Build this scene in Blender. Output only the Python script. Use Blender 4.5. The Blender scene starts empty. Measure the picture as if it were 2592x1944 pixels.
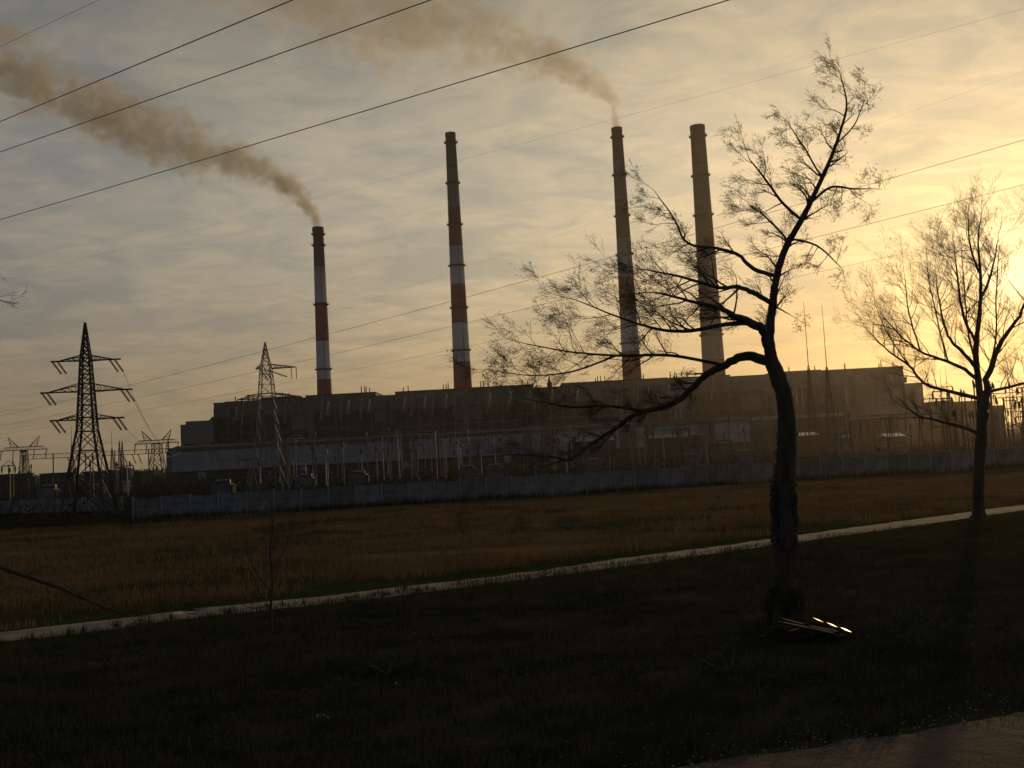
import bpy, math, random
import numpy as np
from mathutils import Vector, Matrix, noise as mnoise

random.seed(7); rng = np.random.default_rng(7)
PI = math.pi
scene = bpy.context.scene
COL = scene.collection

# ------------------------------------------------------------------ camera
F = 2500.0; CX, CY = 1296.0, 972.0; CAMH = 5.0
PITCH = math.radians(4.1); ROLL = math.radians(-3.05)
cam_data = bpy.data.cameras.new('camera'); cam = bpy.data.objects.new('camera', cam_data); COL.objects.link(cam)
cam_data.sensor_width = 36; cam_data.lens = 36 * F / 2592; cam_data.clip_start = 0.1; cam_data.clip_end = 30000
R = Matrix.Rotation(math.radians(90) + PITCH, 3, 'X') @ Matrix.Rotation(ROLL, 3, 'Z')
cam.matrix_world = Matrix.Translation((0, 0, CAMH)) @ R.to_4x4()
scene.camera = cam

def ray(x, y):
    return (R @ Vector(((x - CX) / F, -(y - CY) / F, -1.0))).normalized()
def W(x, y, Y):
    """place on the vertical plane at distance Y that shows at photo pixel x, y"""
    d = ray(x, y); return Vector((0, 0, CAMH)) + d * (Y / d.y)
def G(x, y, z=0.0):
    d = ray(x, y); return Vector((0, 0, CAMH)) + d * ((z - CAMH) / d.z)

# ------------------------------------------------------------------ sun, sky, exposure
SUN = ray(2535, 700)
sun_el = math.asin(SUN.z); sun_az = math.atan2(SUN.x, SUN.y)
sd = bpy.data.lights.new('sun', 'SUN'); sd.energy = 0.9; sd.angle = math.radians(0.53); sd.color = (1.0, 0.62, 0.28)
so = bpy.data.objects.new('sun', sd); COL.objects.link(so)
so.rotation_euler = (-SUN).to_track_quat('-Z', 'Y').to_euler(); so.location = (60, 20, 60)

world = bpy.data.worlds.new('World'); scene.world = world; world.use_nodes = True
nt = world.node_tree; nt.nodes.clear(); L = nt.links
def N(t, **kw):
    n = nt.nodes.new(t)
    for k, v in kw.items(): setattr(n, k, v)
    return n
def M(op, a, b=None, c=None, clamp=False):
    n = nt.nodes.new('ShaderNodeMath'); n.operation = op; n.use_clamp = clamp
    for i, v in enumerate((a, b, c)):
        if v is None: continue
        if isinstance(v, (int, float)): n.inputs[i].default_value = v
        else: L.new(v, n.inputs[i])
    return n.outputs[0]
def VM(op, a, b=None, s=None):
    n = nt.nodes.new('ShaderNodeVectorMath'); n.operation = op
    for i, v in enumerate((a, b)):
        if v is None: continue
        if isinstance(v, (tuple, list, Vector)): n.inputs[i].default_value = tuple(v)
        else: L.new(v, n.inputs[i])
    if s is not None:
        if isinstance(s, (int, float)): n.inputs['Scale'].default_value = s
        else: L.new(s, n.inputs['Scale'])
    return n
def ramp(fac, stops, interp='LINEAR'):
    r = N('ShaderNodeValToRGB'); cr = r.color_ramp; cr.interpolation = interp
    while len(cr.elements) < len(stops): cr.elements.new(0.5)
    for e, (p, c) in zip(cr.elements, stops):
        e.position = p
        e.color = (c, c, c, 1) if isinstance(c, (int, float)) else (*c, 1)
    L.new(fac, r.inputs[0]); return r.outputs[0]
def mix(f, a, b, mode='MIX'):
    n = N('ShaderNodeMix', data_type='RGBA', blend_type=mode)
    for s, v in ((0, f), (6, a), (7, b)):
        if isinstance(v, (int, float)): n.inputs[s].default_value = v if s == 0 else (v, v, v, 1)
        elif isinstance(v, tuple): n.inputs[s].default_value = (*v, 1)
        else: L.new(v, n.inputs[s])
    return n.outputs[2]
def lin(r, g, b):
    f = lambda c: (c / 255 / 12.92) if c <= 10 else ((c / 255 + .055) / 1.055) ** 2.4
    return (f(r), f(g), f(b))
tc = N('ShaderNodeTexCoord'); D = VM('NORMALIZE', tc.outputs['Generated']).outputs[0]
sx = N('ShaderNodeSeparateXYZ'); L.new(D, sx.inputs[0]); dz = sx.outputs[2]
dot = VM('DOT_PRODUCT', D, SUN).outputs['Value']
ang = M('DIVIDE', M('ARCCOSINE', M('MINIMUM', M('MAXIMUM', dot, -1), 1)), PI)      # 0 at the sun, 1 opposite
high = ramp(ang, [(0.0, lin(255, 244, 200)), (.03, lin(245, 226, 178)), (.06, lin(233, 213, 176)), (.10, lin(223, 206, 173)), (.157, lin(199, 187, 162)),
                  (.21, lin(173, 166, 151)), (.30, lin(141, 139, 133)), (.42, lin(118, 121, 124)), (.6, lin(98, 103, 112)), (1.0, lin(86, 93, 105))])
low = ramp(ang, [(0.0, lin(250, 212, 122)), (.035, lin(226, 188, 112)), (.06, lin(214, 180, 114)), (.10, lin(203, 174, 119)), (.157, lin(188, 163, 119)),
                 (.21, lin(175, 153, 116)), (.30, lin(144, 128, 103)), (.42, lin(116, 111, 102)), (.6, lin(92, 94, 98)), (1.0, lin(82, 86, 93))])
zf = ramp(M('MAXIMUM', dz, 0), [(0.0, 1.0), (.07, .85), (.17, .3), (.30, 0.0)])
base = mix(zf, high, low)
# a thin layer of cloud, projected on a plane overhead
den = M('ADD', M('MAXIMUM', dz, 0.0), 0.16)
P = VM('DIVIDE', D, None); cmb = N('ShaderNodeCombineXYZ')
for i in range(3): L.new(den, cmb.inputs[i])
L.new(cmb.outputs[0], P.inputs[1])
mp = N('ShaderNodeMapping'); mp.inputs['Rotation'].default_value = (0, 0, math.radians(-14)); mp.inputs['Scale'].default_value = (1.0, 1.5, 0)
L.new(P.outputs[0], mp.inputs['Vector'])
def noise_n(vec, scale, detail, rough, dist, off=(0, 0, 0)):
    a = VM('ADD', vec, off).outputs[0]
    n = N('ShaderNodeTexNoise'); n.inputs['Scale'].default_value = scale; n.inputs['Detail'].default_value = detail
    n.inputs['Roughness'].default_value = rough; n.inputs['Distortion'].default_value = dist
    L.new(a, n.inputs['Vector']); return n.outputs[0]
n1 = noise_n(mp.outputs[0], 1.9, 7, .56, .9)
n2 = noise_n(mp.outputs[0], 5.2, 8, .62, 1.1, (4, 2, 0))
n3 = noise_n(mp.outputs[0], 0.45, 3, .5, .3, (9, 1, 0))
cl = M('ADD', M('ADD', M('MULTIPLY', n1, .42), M('MULTIPLY', n2, .42)), M('MULTIPLY', n3, .16))
cl = ramp(cl, [(.40, 0.0), (.50, .5), (.59, 1.0)])
tint = mix(cl, (.74, .80, .89), (1.18, 1.13, 1.06))
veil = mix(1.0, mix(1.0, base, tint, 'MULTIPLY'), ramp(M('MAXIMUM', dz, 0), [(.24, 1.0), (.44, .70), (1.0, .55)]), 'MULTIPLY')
# aureole of the sun behind the cloud
gl = ramp(ang, [(0.0, (1.6, 1.15, .62)), (.008, (.80, .54, .25)), (.02, (.20, .12, .04)), (.045, (.04, .02, .003)), (.09, (0, 0, 0))], 'EASE')
gl = mix(1.0, gl, mix(cl, (.55, .55, .55), (1.2, 1.2, 1.2)), 'MULTIPLY')
veil = mix(1.0, veil, gl, 'ADD')
sky = N('ShaderNodeTexSky', sky_type='NISHITA'); sky.sun_disc = False
sky.sun_elevation = sun_el; sky.sun_rotation = sun_az; sky.dust_density = 4; sky.air_density = 1.5
SKYS = 0.05
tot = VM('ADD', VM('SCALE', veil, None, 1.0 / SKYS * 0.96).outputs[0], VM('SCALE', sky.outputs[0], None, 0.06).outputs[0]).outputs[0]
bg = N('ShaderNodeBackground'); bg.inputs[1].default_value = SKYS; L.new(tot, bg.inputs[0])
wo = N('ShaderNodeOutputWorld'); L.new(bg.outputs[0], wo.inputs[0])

scene.view_settings.view_transform = 'Standard'; scene.view_settings.look = 'None'
scene.view_settings.gamma = 1; scene.view_settings.use_curve_mapping = False; scene.view_settings.exposure = 0
scene.render.engine = 'CYCLES'
cy = scene.cycles
cy.use_denoising = True; cy.max_bounces = 5; cy.diffuse_bounces = 2; cy.glossy_bounces = 2; cy.volume_bounces = 1
cy.transparent_max_bounces = 8; cy.volume_step_rate = 1.0; cy.volume_max_steps = 256
cy.sample_clamp_indirect = 4

# ------------------------------------------------------------------ materials
def mat(name, col, rough=.8, var=.25, scale=2.0, metal=0.0, bump=0.0, spec=.3, rnd=0.0, col2=None, coord='Object', stretch=None):
    m = bpy.data.materials.new(name); m.use_nodes = True; t = m.node_tree; l = t.links
    b = t.nodes['Principled BSDF']; b.inputs['Roughness'].default_value = rough; b.inputs['Metallic'].default_value = metal
    b.inputs['Specular IOR Level'].default_value = spec
    c = t.nodes.new('ShaderNodeTexCoord'); n = t.nodes.new('ShaderNodeTexNoise')
    n.inputs['Scale'].default_value = scale; n.inputs['Detail'].default_value = 6; n.inputs['Roughness'].default_value = .65
    if stretch:
        mpn = t.nodes.new('ShaderNodeMapping'); mpn.inputs['Scale'].default_value = stretch
        l.new(c.outputs[coord], mpn.inputs[0]); l.new(mpn.outputs[0], n.inputs['Vector'])
    else: l.new(c.outputs[coord], n.inputs['Vector'])
    r = t.nodes.new('ShaderNodeValToRGB')
    c2 = col2 or tuple(min(1, v * (1 + var)) for v in col); c1 = tuple(v * (1 - var) for v in col)
    r.color_ramp.elements[0].position = .3; r.color_ramp.elements[1].position = .7
    r.color_ramp.elements[0].color = (*c1, 1); r.color_ramp.elements[1].color = (*c2, 1)
    l.new(n.outputs[0], r.inputs[0]); out = r.outputs[0]
    if rnd:
        oi = t.nodes.new('ShaderNodeObjectInfo'); mr = t.nodes.new('ShaderNodeMapRange')
        mr.inputs[3].default_value = 1 - rnd; mr.inputs[4].default_value = 1 + rnd
        l.new(oi.outputs['Random'], mr.inputs[0])
        v = t.nodes.new('ShaderNodeVectorMath'); v.operation = 'SCALE'; l.new(out, v.inputs[0]); l.new(mr.outputs[0], v.inputs['Scale']); out = v.outputs[0]
    l.new(out, b.inputs['Base Color'])
    if bump:
        bn = t.nodes.new('ShaderNodeBump'); bn.inputs['Strength'].default_value = bump; bn.inputs['Distance'].default_value = .05
        l.new(n.outputs[0], bn.inputs['Height']); l.new(bn.outputs[0], b.inputs['Normal'])
    return m
MT = dict(
    steel=mat('galvanised_steel', (.17, .17, .165), .5, .25, 3, .6),
    dark=mat('dark_steel', (.04, .04, .042), .55, .3, 3, .5),
    pale=mat('pale_steel', (.40, .40, .38), .5, .2, 2, .2),
    insul=mat('glass_insulator', (.05, .05, .048), .6, .2, 5),
    cable=mat('aluminium_cable', (.42, .41, .39), .6, .2, 3, .0),
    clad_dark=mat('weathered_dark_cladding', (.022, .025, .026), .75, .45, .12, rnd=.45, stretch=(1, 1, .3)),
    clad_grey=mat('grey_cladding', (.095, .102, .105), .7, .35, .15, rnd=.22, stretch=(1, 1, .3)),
    clad_pale=mat('pale_blue_grey_cladding', (.22, .25, .29), .6, .18, .2, rnd=.10, stretch=(1, 1, .25)),
    clad_blue=mat('blue_grey_sheet', (.13, .15, .16), .6, .15, .1, rnd=.05),
    roofing=mat('bitumen_roofing', (.05, .045, .04), .9, .3, .2),
    cornice=mat('brown_cornice', (.075, .062, .045), .85, .3, .3, rnd=.1),
    glass=mat('dusty_glazing', (.03, .035, .04), .3, .3, 1, rnd=.3),
    concrete=mat('precast_concrete', (.155, .165, .168), .9, .5, .9, bump=.3, rnd=.22, stretch=(1, 1, .5)),
    post=mat('concrete_post', (.21, .23, .24), .9, .2, 1.5, bump=.3),
    bark=mat('dark_bark', (.062, .052, .040), .95, .4, 6, bump=.8, stretch=(1, 1, .3)),
    twig=mat('twig_bark', (.085, .070, .052), .9, .3, 4),
    ivy=mat('ivy_leaf', (.02, .028, .012), .6, .4, 5),
    leaf=mat('withered_leaf', (.13, .10, .06), .8, .4, 5),
    bush=mat('evergreen_leaf', (.025, .034, .014), .7, .4, 3),
    farwood=mat('far_wood', (.035, .038, .028), .95, .3, .1),
    path=mat('pale_trodden_dirt', (.18, .155, .12), .95, .5, .8, bump=.4),
    track=mat('ballast_and_dirt', (.055, .040, .027), .95, .4, 2.5, bump=.8),
    strip=mat('polished_strip', (.50, .46, .38), .30, .25, 6, .9),
    plank=mat('weathered_plank', (.018, .017, .015), .95, .4, 4, stretch=(.3, 4, 4)),
    sheet=mat('glint_metal_sheet', (.34, .32, .28), .42, .25, 4, .7),
    stone=mat('pale_stone', (.20, .20, .19), .9, .25, 5, bump=.5),
    grass_dry=mat('dry_brown_grass', (.15, .10, .05), .9, .5, .25, coord='Object', col2=(.20, .135, .07)),
    grass_dark=mat('dark_winter_grass', (.036, .040, .020), .9, .55, .7),
    red=None)

def chimney_mat(name, col, z0, z1, soot=(.03, .028, .026), strength=.9):
    """painted concrete, with soot that has settled towards the mouth"""
    m = mat(name, col, .85, .16, .06, stretch=(1, 1, .25)); t = m.node_tree; l = t.links; b = t.nodes['Principled BSDF']
    src = b.inputs['Base Color'].links[0].from_socket
    g = t.nodes.new('ShaderNodeNewGeometry'); s = t.nodes.new('ShaderNodeSeparateXYZ'); l.new(g.outputs['Position'], s.inputs[0])
    n = t.nodes.new('ShaderNodeTexNoise'); n.inputs['Scale'].default_value = .08; n.inputs['Detail'].default_value = 5
    l.new(g.outputs['Position'], n.inputs['Vector'])
    a = t.nodes.new('ShaderNodeMath'); a.operation = 'MULTIPLY_ADD'; a.inputs[1].default_value = 30; l.new(n.outputs[0], a.inputs[0]); l.new(s.outputs[2], a.inputs[2])
    mr = t.nodes.new('ShaderNodeMapRange'); mr.interpolation_type = 'SMOOTHSTEP'
    mr.inputs[1].default_value = z0 + 15; mr.inputs[2].default_value = z1 + 15; mr.inputs[3].default_value = .08; mr.inputs[4].default_value = strength
    l.new(a.outputs[0], mr.inputs[0])
    x = t.nodes.new('ShaderNodeMix'); x.data_type = 'RGBA'; l.new(mr.outputs[0], x.inputs[0]); l.new(src, x.inputs[6]); x.inputs[7].default_value = (*soot, 1)
    l.new(x.outputs[2], b.inputs['Base Color']); return m

def make_translucent(m, f=.4):
    t = m.node_tree; b = t.nodes['Principled BSDF']; o = t.nodes['Material Output']; tr_ = t.nodes.new('ShaderNodeBsdfTranslucent'); mx = t.nodes.new('ShaderNodeMixShader')
    t.links.new(b.inputs['Base Color'].links[0].from_socket, tr_.inputs[0]); mx.inputs[0].default_value = f
    t.links.new(b.outputs[0], mx.inputs[1]); t.links.new(tr_.outputs[0], mx.inputs[2]); t.links.new(mx.outputs[0], o.inputs['Surface'])
for k in ('grass_dry', 'grass_dark', 'leaf', 'ivy', 'bush'): make_translucent(MT[k])

# ------------------------------------------------------------------ mesh helpers
class MB:
    def __init__(s): s.v = []; s.f = []
    def box(s, c, d, rz=0.0):
        cx, cy_, cz = c; hx, hy, hz = d[0] / 2, d[1] / 2, d[2] / 2; n = len(s.v); ca, sa = math.cos(rz), math.sin(rz)
        for z in (-hz, hz):
            for x, y in ((-hx, -hy), (hx, -hy), (hx, hy), (-hx, hy)): s.v.append((cx + x * ca - y * sa, cy_ + x * sa + y * ca, cz + z))
        s.f += [tuple(n + i for i in q) for q in ((3, 2, 1, 0), (4, 5, 6, 7), (0, 1, 5, 4), (1, 2, 6, 5), (2, 3, 7, 6), (3, 0, 4, 7))]
        return s
    def tube(s, pts, rad, k=4, cap=True):
        pts = [Vector(p) for p in pts]; m = len(pts)
        if isinstance(rad, (int, float)): rad = [rad] * m
        n0 = len(s.v); up = None
        for i, p in enumerate(pts):
            t = (pts[min(i + 1, m - 1)] - pts[max(i - 1, 0)])
            t = t.normalized() if t.length > 1e-9 else Vector((0, 0, 1))
            if up is None: up = Vector((0, 0, 1)) if abs(t.z) < .9 else Vector((1, 0, 0))
            a = t.cross(up); a = a.normalized() if a.length > 1e-6 else t.orthogonal().normalized(); b = a.cross(t); up = b
            for j in range(k):
                w = 2 * PI * j / k; q = p + (a * math.cos(w) + b * math.sin(w)) * rad[i]; s.v.append(q[:])
        for i in range(m - 1):
            for j in range(k):
                j2 = (j + 1) % k; s.f.append((n0 + i * k + j, n0 + i * k + j2, n0 + (i + 1) * k + j2, n0 + (i + 1) * k + j))
        if cap: s.f.append(tuple(n0 + j for j in reversed(range(k)))); s.f.append(tuple(n0 + (m - 1) * k + j for j in range(k)))
        return s
    def lathe(s, prof, k=32, c=(0, 0), cap=False):
        n0 = len(s.v)
        for r, z in prof:
            for j in range(k):
                w = 2 * PI * j / k; s.v.append((c[0] + r * math.cos(w), c[1] + r * math.sin(w), z))
        for i in range(len(prof) - 1):
            for j in range(k):
                j2 = (j + 1) % k; s.f.append((n0 + i * k + j, n0 + i * k + j2, n0 + (i + 1) * k + j2, n0 + (i + 1) * k + j))
        if cap: s.f.append(tuple(n0 + (len(prof) - 1) * k + j for j in range(k)))
        return s
    def leaf(s, p, size, rnd=random):
        a = Vector((rnd.gauss(0, 1), rnd.gauss(0, 1), rnd.gauss(0, 1))).normalized(); b = a.orthogonal().normalized()
        n = len(s.v); p = Vector(p)
        for q in (p - a * size, p - b * size * .5, p + a * size, p + b * size * .5): s.v.append(q[:])
        s.f.append((n, n + 1, n + 2, n + 3))
    def mesh(s, name, m, smooth=False):
        me = bpy.data.meshes.new(name); me.from_pydata(s.v, [], s.f); me.materials.append(m)
        if smooth: me.polygons.foreach_set('use_smooth', [True] * len(me.polygons))
        return me
    def build(s, name, m, parent=None, smooth=False, loc=None):
        return ob(name, s.mesh(name, m, smooth), parent, loc)
def ob(name, me, parent=None, loc=None, rz=0):
    o = bpy.data.objects.new(name, me); COL.objects.link(o)
    if parent: o.parent = parent
    if loc is not None: o.location = loc
    if rz: o.rotation_euler.z = rz
    return o
def tag(o, label=None, cat=None, group=None, kind=None):
    if label: o['label'] = label
    if cat: o['category'] = cat
    if group: o['group'] = group
    if kind: o['kind'] = kind
    return o
def thing(name, label, cat, loc=(0, 0, 0), group=None, rz=0):
    return tag(ob(name, None, None, loc, rz), label, cat, group)
CH = {}
def copy_tree(o, parent=None):
    c = o.copy(); COL.objects.link(c)
    if parent: c.parent = parent
    for ch in [x for x in bpy.data.objects if x.parent == o]: copy_tree(ch, c)
    return c

# ------------------------------------------------------------------ ground
pA, pB = G(0, 1612), G(2592, 1284)
pts_path = [G(x, y) for x, y in ((0, 1612), (500, 1553), (1000, 1498), (1500, 1434), (2000, 1366), (2592, 1284))]
d0 = (pts_path[1] - pts_path[0]).normalized(); d1 = (pts_path[-1] - pts_path[-2]).normalized()
pts_path = [pts_path[0] - d0 * 400] + [pts_path[0] - d0 * 60] + pts_path + [pts_path[-1] + d1 * 60, pts_path[-1] + d1 * 900]
pd = (pB - pA).normalized(); pn = Vector((-pd.y, pd.x, 0))       # pn points away from the camera
pc = pn.dot(pA)
def pdist(x, y): return pn.x * x + pn.y * y - pc                  # >0 beyond the path
def sstep(a, b, x):
    t = min(1, max(0, (x - a) / (b - a))); return t * t * (3 - 2 * t)
TA, TB = G(1500, 2080), G(2592, 1890); TD = (TB - TA).normalized()
def gh(x, y):
    d = pdist(x, y); m = sstep(3.5, 10, -d) * (1 - sstep(60, 140, math.hypot(x, y)))
    m *= sstep(2.4, 5.5, abs((x - TA.x) * TD.y - (y - TA.y) * TD.x))
    if m <= 0: return 0.0
    return m * (.28 * mnoise.noise((x * .09, y * .14, 0)) + .10 * mnoise.noise((x * .4, y * .4, 3)) - .12)
def axis(lo, hi, n, p=2.6):
    out = []
    for i in range(n + 1):
        t = i / n * 2 - 1; s_ = math.copysign(abs(t) ** p, t); out.append(s_ * (hi if s_ > 0 else -lo))
    return out
xs = axis(-7000, 7000, 260, 4.2); ys = [20 + v for v in axis(-3000, 7000, 260, 4.4)]
mb = MB()
for y in ys:
    for x in xs: mb.v.append((x, y, gh(x, y)))
nx = len(xs)
for j in range(len(ys) - 1):
    for i in range(nx - 1): mb.f.append((j * nx + i, j * nx + i + 1, (j + 1) * nx + i + 1, (j + 1) * nx + i))
gm = bpy.data.materials.new('field_and_verge'); gm.use_nodes = True
nt = gm.node_tree; L = nt.links; bs = nt.nodes['Principled BSDF']; bs.inputs['Roughness'].default_value = .95; bs.inputs['Specular IOR Level'].default_value = 0.0
geo = N('ShaderNodeNewGeometry'); pos = geo.outputs['Position']
pdv = M('SUBTRACT', VM('DOT_PRODUCT', pos, pn).outputs['Value'], pc)
rel = VM('MULTIPLY', pos, (.12, .35, 1)).outputs[0]
na = noise_n(rel, 1.0, 6, .6, .4); nb = noise_n(pos, .05, 4, .6, .4, (31, 7, 0)); nc = noise_n(pos, 2.2, 6, .7, .3)
dry = mix(ramp(na, [(.35, 0.0), (.65, 1.0)]), (.075, .050, .026), (.19, .122, .060))
dry = mix(ramp(nb, [(.46, 1.0), (.60, 0.0)]), dry, (.040, .036, .020))
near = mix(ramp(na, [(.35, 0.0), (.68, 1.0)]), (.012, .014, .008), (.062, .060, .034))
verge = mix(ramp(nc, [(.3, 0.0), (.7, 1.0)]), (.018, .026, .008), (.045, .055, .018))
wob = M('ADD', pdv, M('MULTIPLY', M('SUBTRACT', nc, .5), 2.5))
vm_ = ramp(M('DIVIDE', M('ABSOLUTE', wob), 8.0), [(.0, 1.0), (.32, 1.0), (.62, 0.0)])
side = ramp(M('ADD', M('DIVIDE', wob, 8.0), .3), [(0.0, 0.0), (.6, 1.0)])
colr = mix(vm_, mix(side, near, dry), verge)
far = ramp(M('DIVIDE', pdv, 400.0), [(.15, 0.0), (.19, 1.0)])
colr = mix(far, colr, (.016, .016, .012))
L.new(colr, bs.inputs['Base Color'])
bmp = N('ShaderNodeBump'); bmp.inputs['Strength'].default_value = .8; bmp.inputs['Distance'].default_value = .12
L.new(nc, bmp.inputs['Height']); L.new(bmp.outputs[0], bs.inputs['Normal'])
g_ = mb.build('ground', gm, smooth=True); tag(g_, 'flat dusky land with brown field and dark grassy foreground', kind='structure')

def smooth_line(pts, n):
    out = []
    P_ = [pts[0]] + list(pts) + [pts[-1]]
    for i in range(1, len(P_) - 2):
        a, b, c, d = P_[i - 1:i + 3]
        for k in range(n):
            t = k / n
            out.append(.5 * ((2 * b) + (c - a) * t + (2 * a - 5 * b + 4 * c - d) * t * t + (3 * b - a - 3 * c + d) * t ** 3))
    out.append(Vector(pts[-1])); return out
def ribbon(pts, w, z, name, m, wob=.25, label=None, n=14, hf=False):
    ln = smooth_line(pts, n); mb = MB(); cols = 7; arc = 0.0
    L2 = [ln[0]]
    for a, b in zip(ln, ln[1:]):
        m_ = max(1, int((b - a).length / .5)) if math.hypot(a.x, a.y) < 110 else 1
        L2 += [a.lerp(b, (k + 1) / m_) for k in range(m_)]
    ln = [p for i, p in enumerate(L2) if i == 0 or (p - L2[i - 1]).length > 1e-3]
    for i, p in enumerate(ln):
        t = (ln[min(i + 1, len(ln) - 1)] - ln[max(i - 1, 0)]).normalized(); q = Vector((-t.y, t.x, 0))
        if i: arc += (p - ln[i - 1]).length
        for j in range(cols):
            u = j / (cols - 1) - .5; sd = 9.3 if u > 0 else 0.0
            ww = w * (1 + wob * (mnoise.noise((arc * .22, sd, z)) + .6 * mnoise.noise((arc * .9, sd, z + 4)) + .35 * mnoise.noise((arc * 2.6, sd, z + 8))))
            c = p + q * u * ww; mb.v.append((c.x, c.y, (gh(c.x, c.y) if hf else 0) + z + .035 * (1 - abs(2 * u) ** 2)))
    for i in range(len(ln) - 1):
        for j in range(cols - 1): mb.f.append((i * cols + j, i * cols + j + 1, (i + 1) * cols + j + 1, (i + 1) * cols + j))
    o = mb.build(name, m, smooth=True); tag(o, label, kind='structure'); return o
ribbon(pts_path, 2.2, .006, 'footpath', MT['path'], .42, 'pale trodden dirt path running diagonally past the two trees', 4)
tp = [G(1500, 2080), G(2000, 1990), G(2592, 1890)]
td = (tp[2] - tp[0]).normalized(); tp = [tp[0] - td * 12, tp[0], tp[1], tp[2], tp[2] + td * 30]
ribbon(tp, 3.0, .05, 'dirt_track', MT['track'], .25, 'brown dirt track crossing the bottom right corner', 4, hf=True)

# gravel lying on the dirt track and bare soil
gv = MB(); r_ = random.Random(5)
for i in range(5200):
    q = TA + TD * r_.uniform(-4, 26) + Vector((-TD.y, TD.x, 0)) * r_.gauss(0, 1.3); sz = r_.uniform(.008, .03); n = len(gv.v); a0 = r_.uniform(0, 6)
    z0 = gh(q.x, q.y) + .07
    for k in range(4): gv.v.append((q.x + sz * math.cos(a0 + k * 1.57) * r_.uniform(.7, 1.3), q.y + sz * math.sin(a0 + k * 1.57), z0))
    gv.v.append((q.x, q.y, z0 + sz * .8)); gv.f += [(n, n + 1, n + 4), (n + 1, n + 2, n + 4), (n + 2, n + 3, n + 4), (n + 3, n, n + 4)]
tag(gv.build('gravel', MT['stone']), 'small stones scattered over the dirt track', kind='stuff')

# grass
def blades(name, m, pts, h0, h1, w, label, lean=.5):
    n = len(pts); p = np.array(pts); h = rng.uniform(h0, h1, n); a = rng.uniform(0, 2 * PI, n); ln = rng.uniform(0, lean, n) * h; b = rng.uniform(0, 2 * PI, n)
    ww = w * rng.uniform(.6, 1.4, n); s_ = np.stack([np.cos(a) * ww, np.sin(a) * ww, np.zeros(n)], 1); le = np.stack([np.cos(b) * ln, np.sin(b) * ln, h], 1)
    mid = p + le * np.array([.4, .4, .6]); v = np.stack([p - s_, p + s_, mid + s_ * .6, mid - s_ * .6, p + le], 1).reshape(-1, 3)
    me = bpy.data.meshes.new(name); idx = np.arange(n)[:, None] * 5
    loops = np.concatenate([idx + np.array([[0, 1, 2, 3]]), idx + np.array([[3, 2, 4]])], 1).reshape(-1)
    me.vertices.add(n * 5); me.vertices.foreach_set('co', v.reshape(-1).astype(np.float32))
    me.loops.add(len(loops)); me.loops.foreach_set('vertex_index', loops.astype(np.int32))
    st = (np.arange(n)[:, None] * 7 + np.array([[0, 4]])).reshape(-1)
    me.polygons.add(n * 2); me.polygons.foreach_set('loop_start', st.astype(np.int32))
    me.update(calc_edges=True); me.validate(); me.materials.append(m)
    o = ob(name, me); tag(o, label, 'grass', kind='stuff'); return o
pts = []
while len(pts) < 130000:
    y = 9 + 45 * random.random() ** 1.4; x = random.uniform(-1, 1) * (y * .56 + 3)
    if pdist(x, y) > -1.5 and random.random() < .985: continue
    if abs(pdist(x, y)) < 1.35 - 1.1 * sstep(8, 16, -x) * (mnoise.noise((x * .3, y, 1)) > -.1) and random.random() < .93: continue
    if mnoise.noise((x * .5, y * .8, 8)) + random.uniform(-.35, .35) < -.12: continue
    if (Vector((x, y, 0)) - tp[2]).cross(td).length < 1.7 : continue
    pts.append((x, y, gh(x, y) - .01))
for _ in range(3200):
    y = 9 + 38 * random.random() ** 1.3; x = random.uniform(-1, 1) * (y * .56 + 3)
    if pdist(x, y) > -1.2 or abs((x - TA.x) * TD.y - (y - TA.y) * TD.x) < 1.4: continue
    q = random.uniform(.08, .26)
    for _ in range(random.randint(12, 34)):
        a = random.uniform(0, 2 * PI); u = abs(random.gauss(0, q)); pts.append((x + math.cos(a) * u, y + math.sin(a) * u, gh(x, y) - .01 + random.uniform(0, .12)))
blades('grass', MT['grass_dark'], pts, .05, .30, .011, 'dark tussocky winter grass between the camera and the path')
pts = []
while len(pts) < 90000:
    d = 1.3 + 75 * random.random() ** 1.3; s_ = random.uniform(-60, 170)
    q = pA + pd * s_ + pn * d
    if q.y > 108 or abs(q.x) > q.y * .58 + 3: continue
    if mnoise.noise((q.x * .09, q.y * .2, 2)) + random.uniform(-.3, .3) < -.05: continue
    pts.append((q.x, q.y, -.01))
blades('dry_grass', MT['grass_dry'], pts, .12, .42, .022, 'tall dry brown grass covering the field before the concrete wall')

pts = []
while len(pts) < 5200:
    s_ = random.uniform(-60, 170); q = pA + pd * s_ + pn * (1.6 + 70 * random.random() ** 1.5)
    if q.y > 104 or abs(q.x) > q.y * .58 + 3 or mnoise.noise((q.x * .2, q.y * .3, 22)) < .12: continue
    for _ in range(7): pts.append((q.x + random.gauss(0, .12), q.y + random.gauss(0, .12), 0))
blades('tall_weeds', MT['grass_dry'], pts, .35, .85, .014, 'taller bent weed stalks standing out of the brown field', .8)['category'] = 'weeds'
ll = MB(); r_ = random.Random(91)
for i in range(9000):
    y = 9 + 36 * r_.random() ** 1.3; x = r_.uniform(-1, 1) * (y * .56 + 3)
    if pdist(x, y) > -.5 or mnoise.noise((x * .25, y * .35, 12)) < r_.uniform(-.3, .3): continue
    ll.leaf((x, y, gh(x, y) + r_.uniform(.02, .12)), r_.uniform(.02, .045), r_)
tag(ll.build('leaf_litter', MT['leaf']), 'fallen leaves lying in the dark foreground grass', kind='stuff')

# ------------------------------------------------------------------ concrete perimeter wall
wbase = [(338, 1319), (748, 1292), (1296, 1264), (1600, 1240), (2100, 1212), (2592, 1180)]
gp = [G(x, y) for x, y in wbase]
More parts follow.
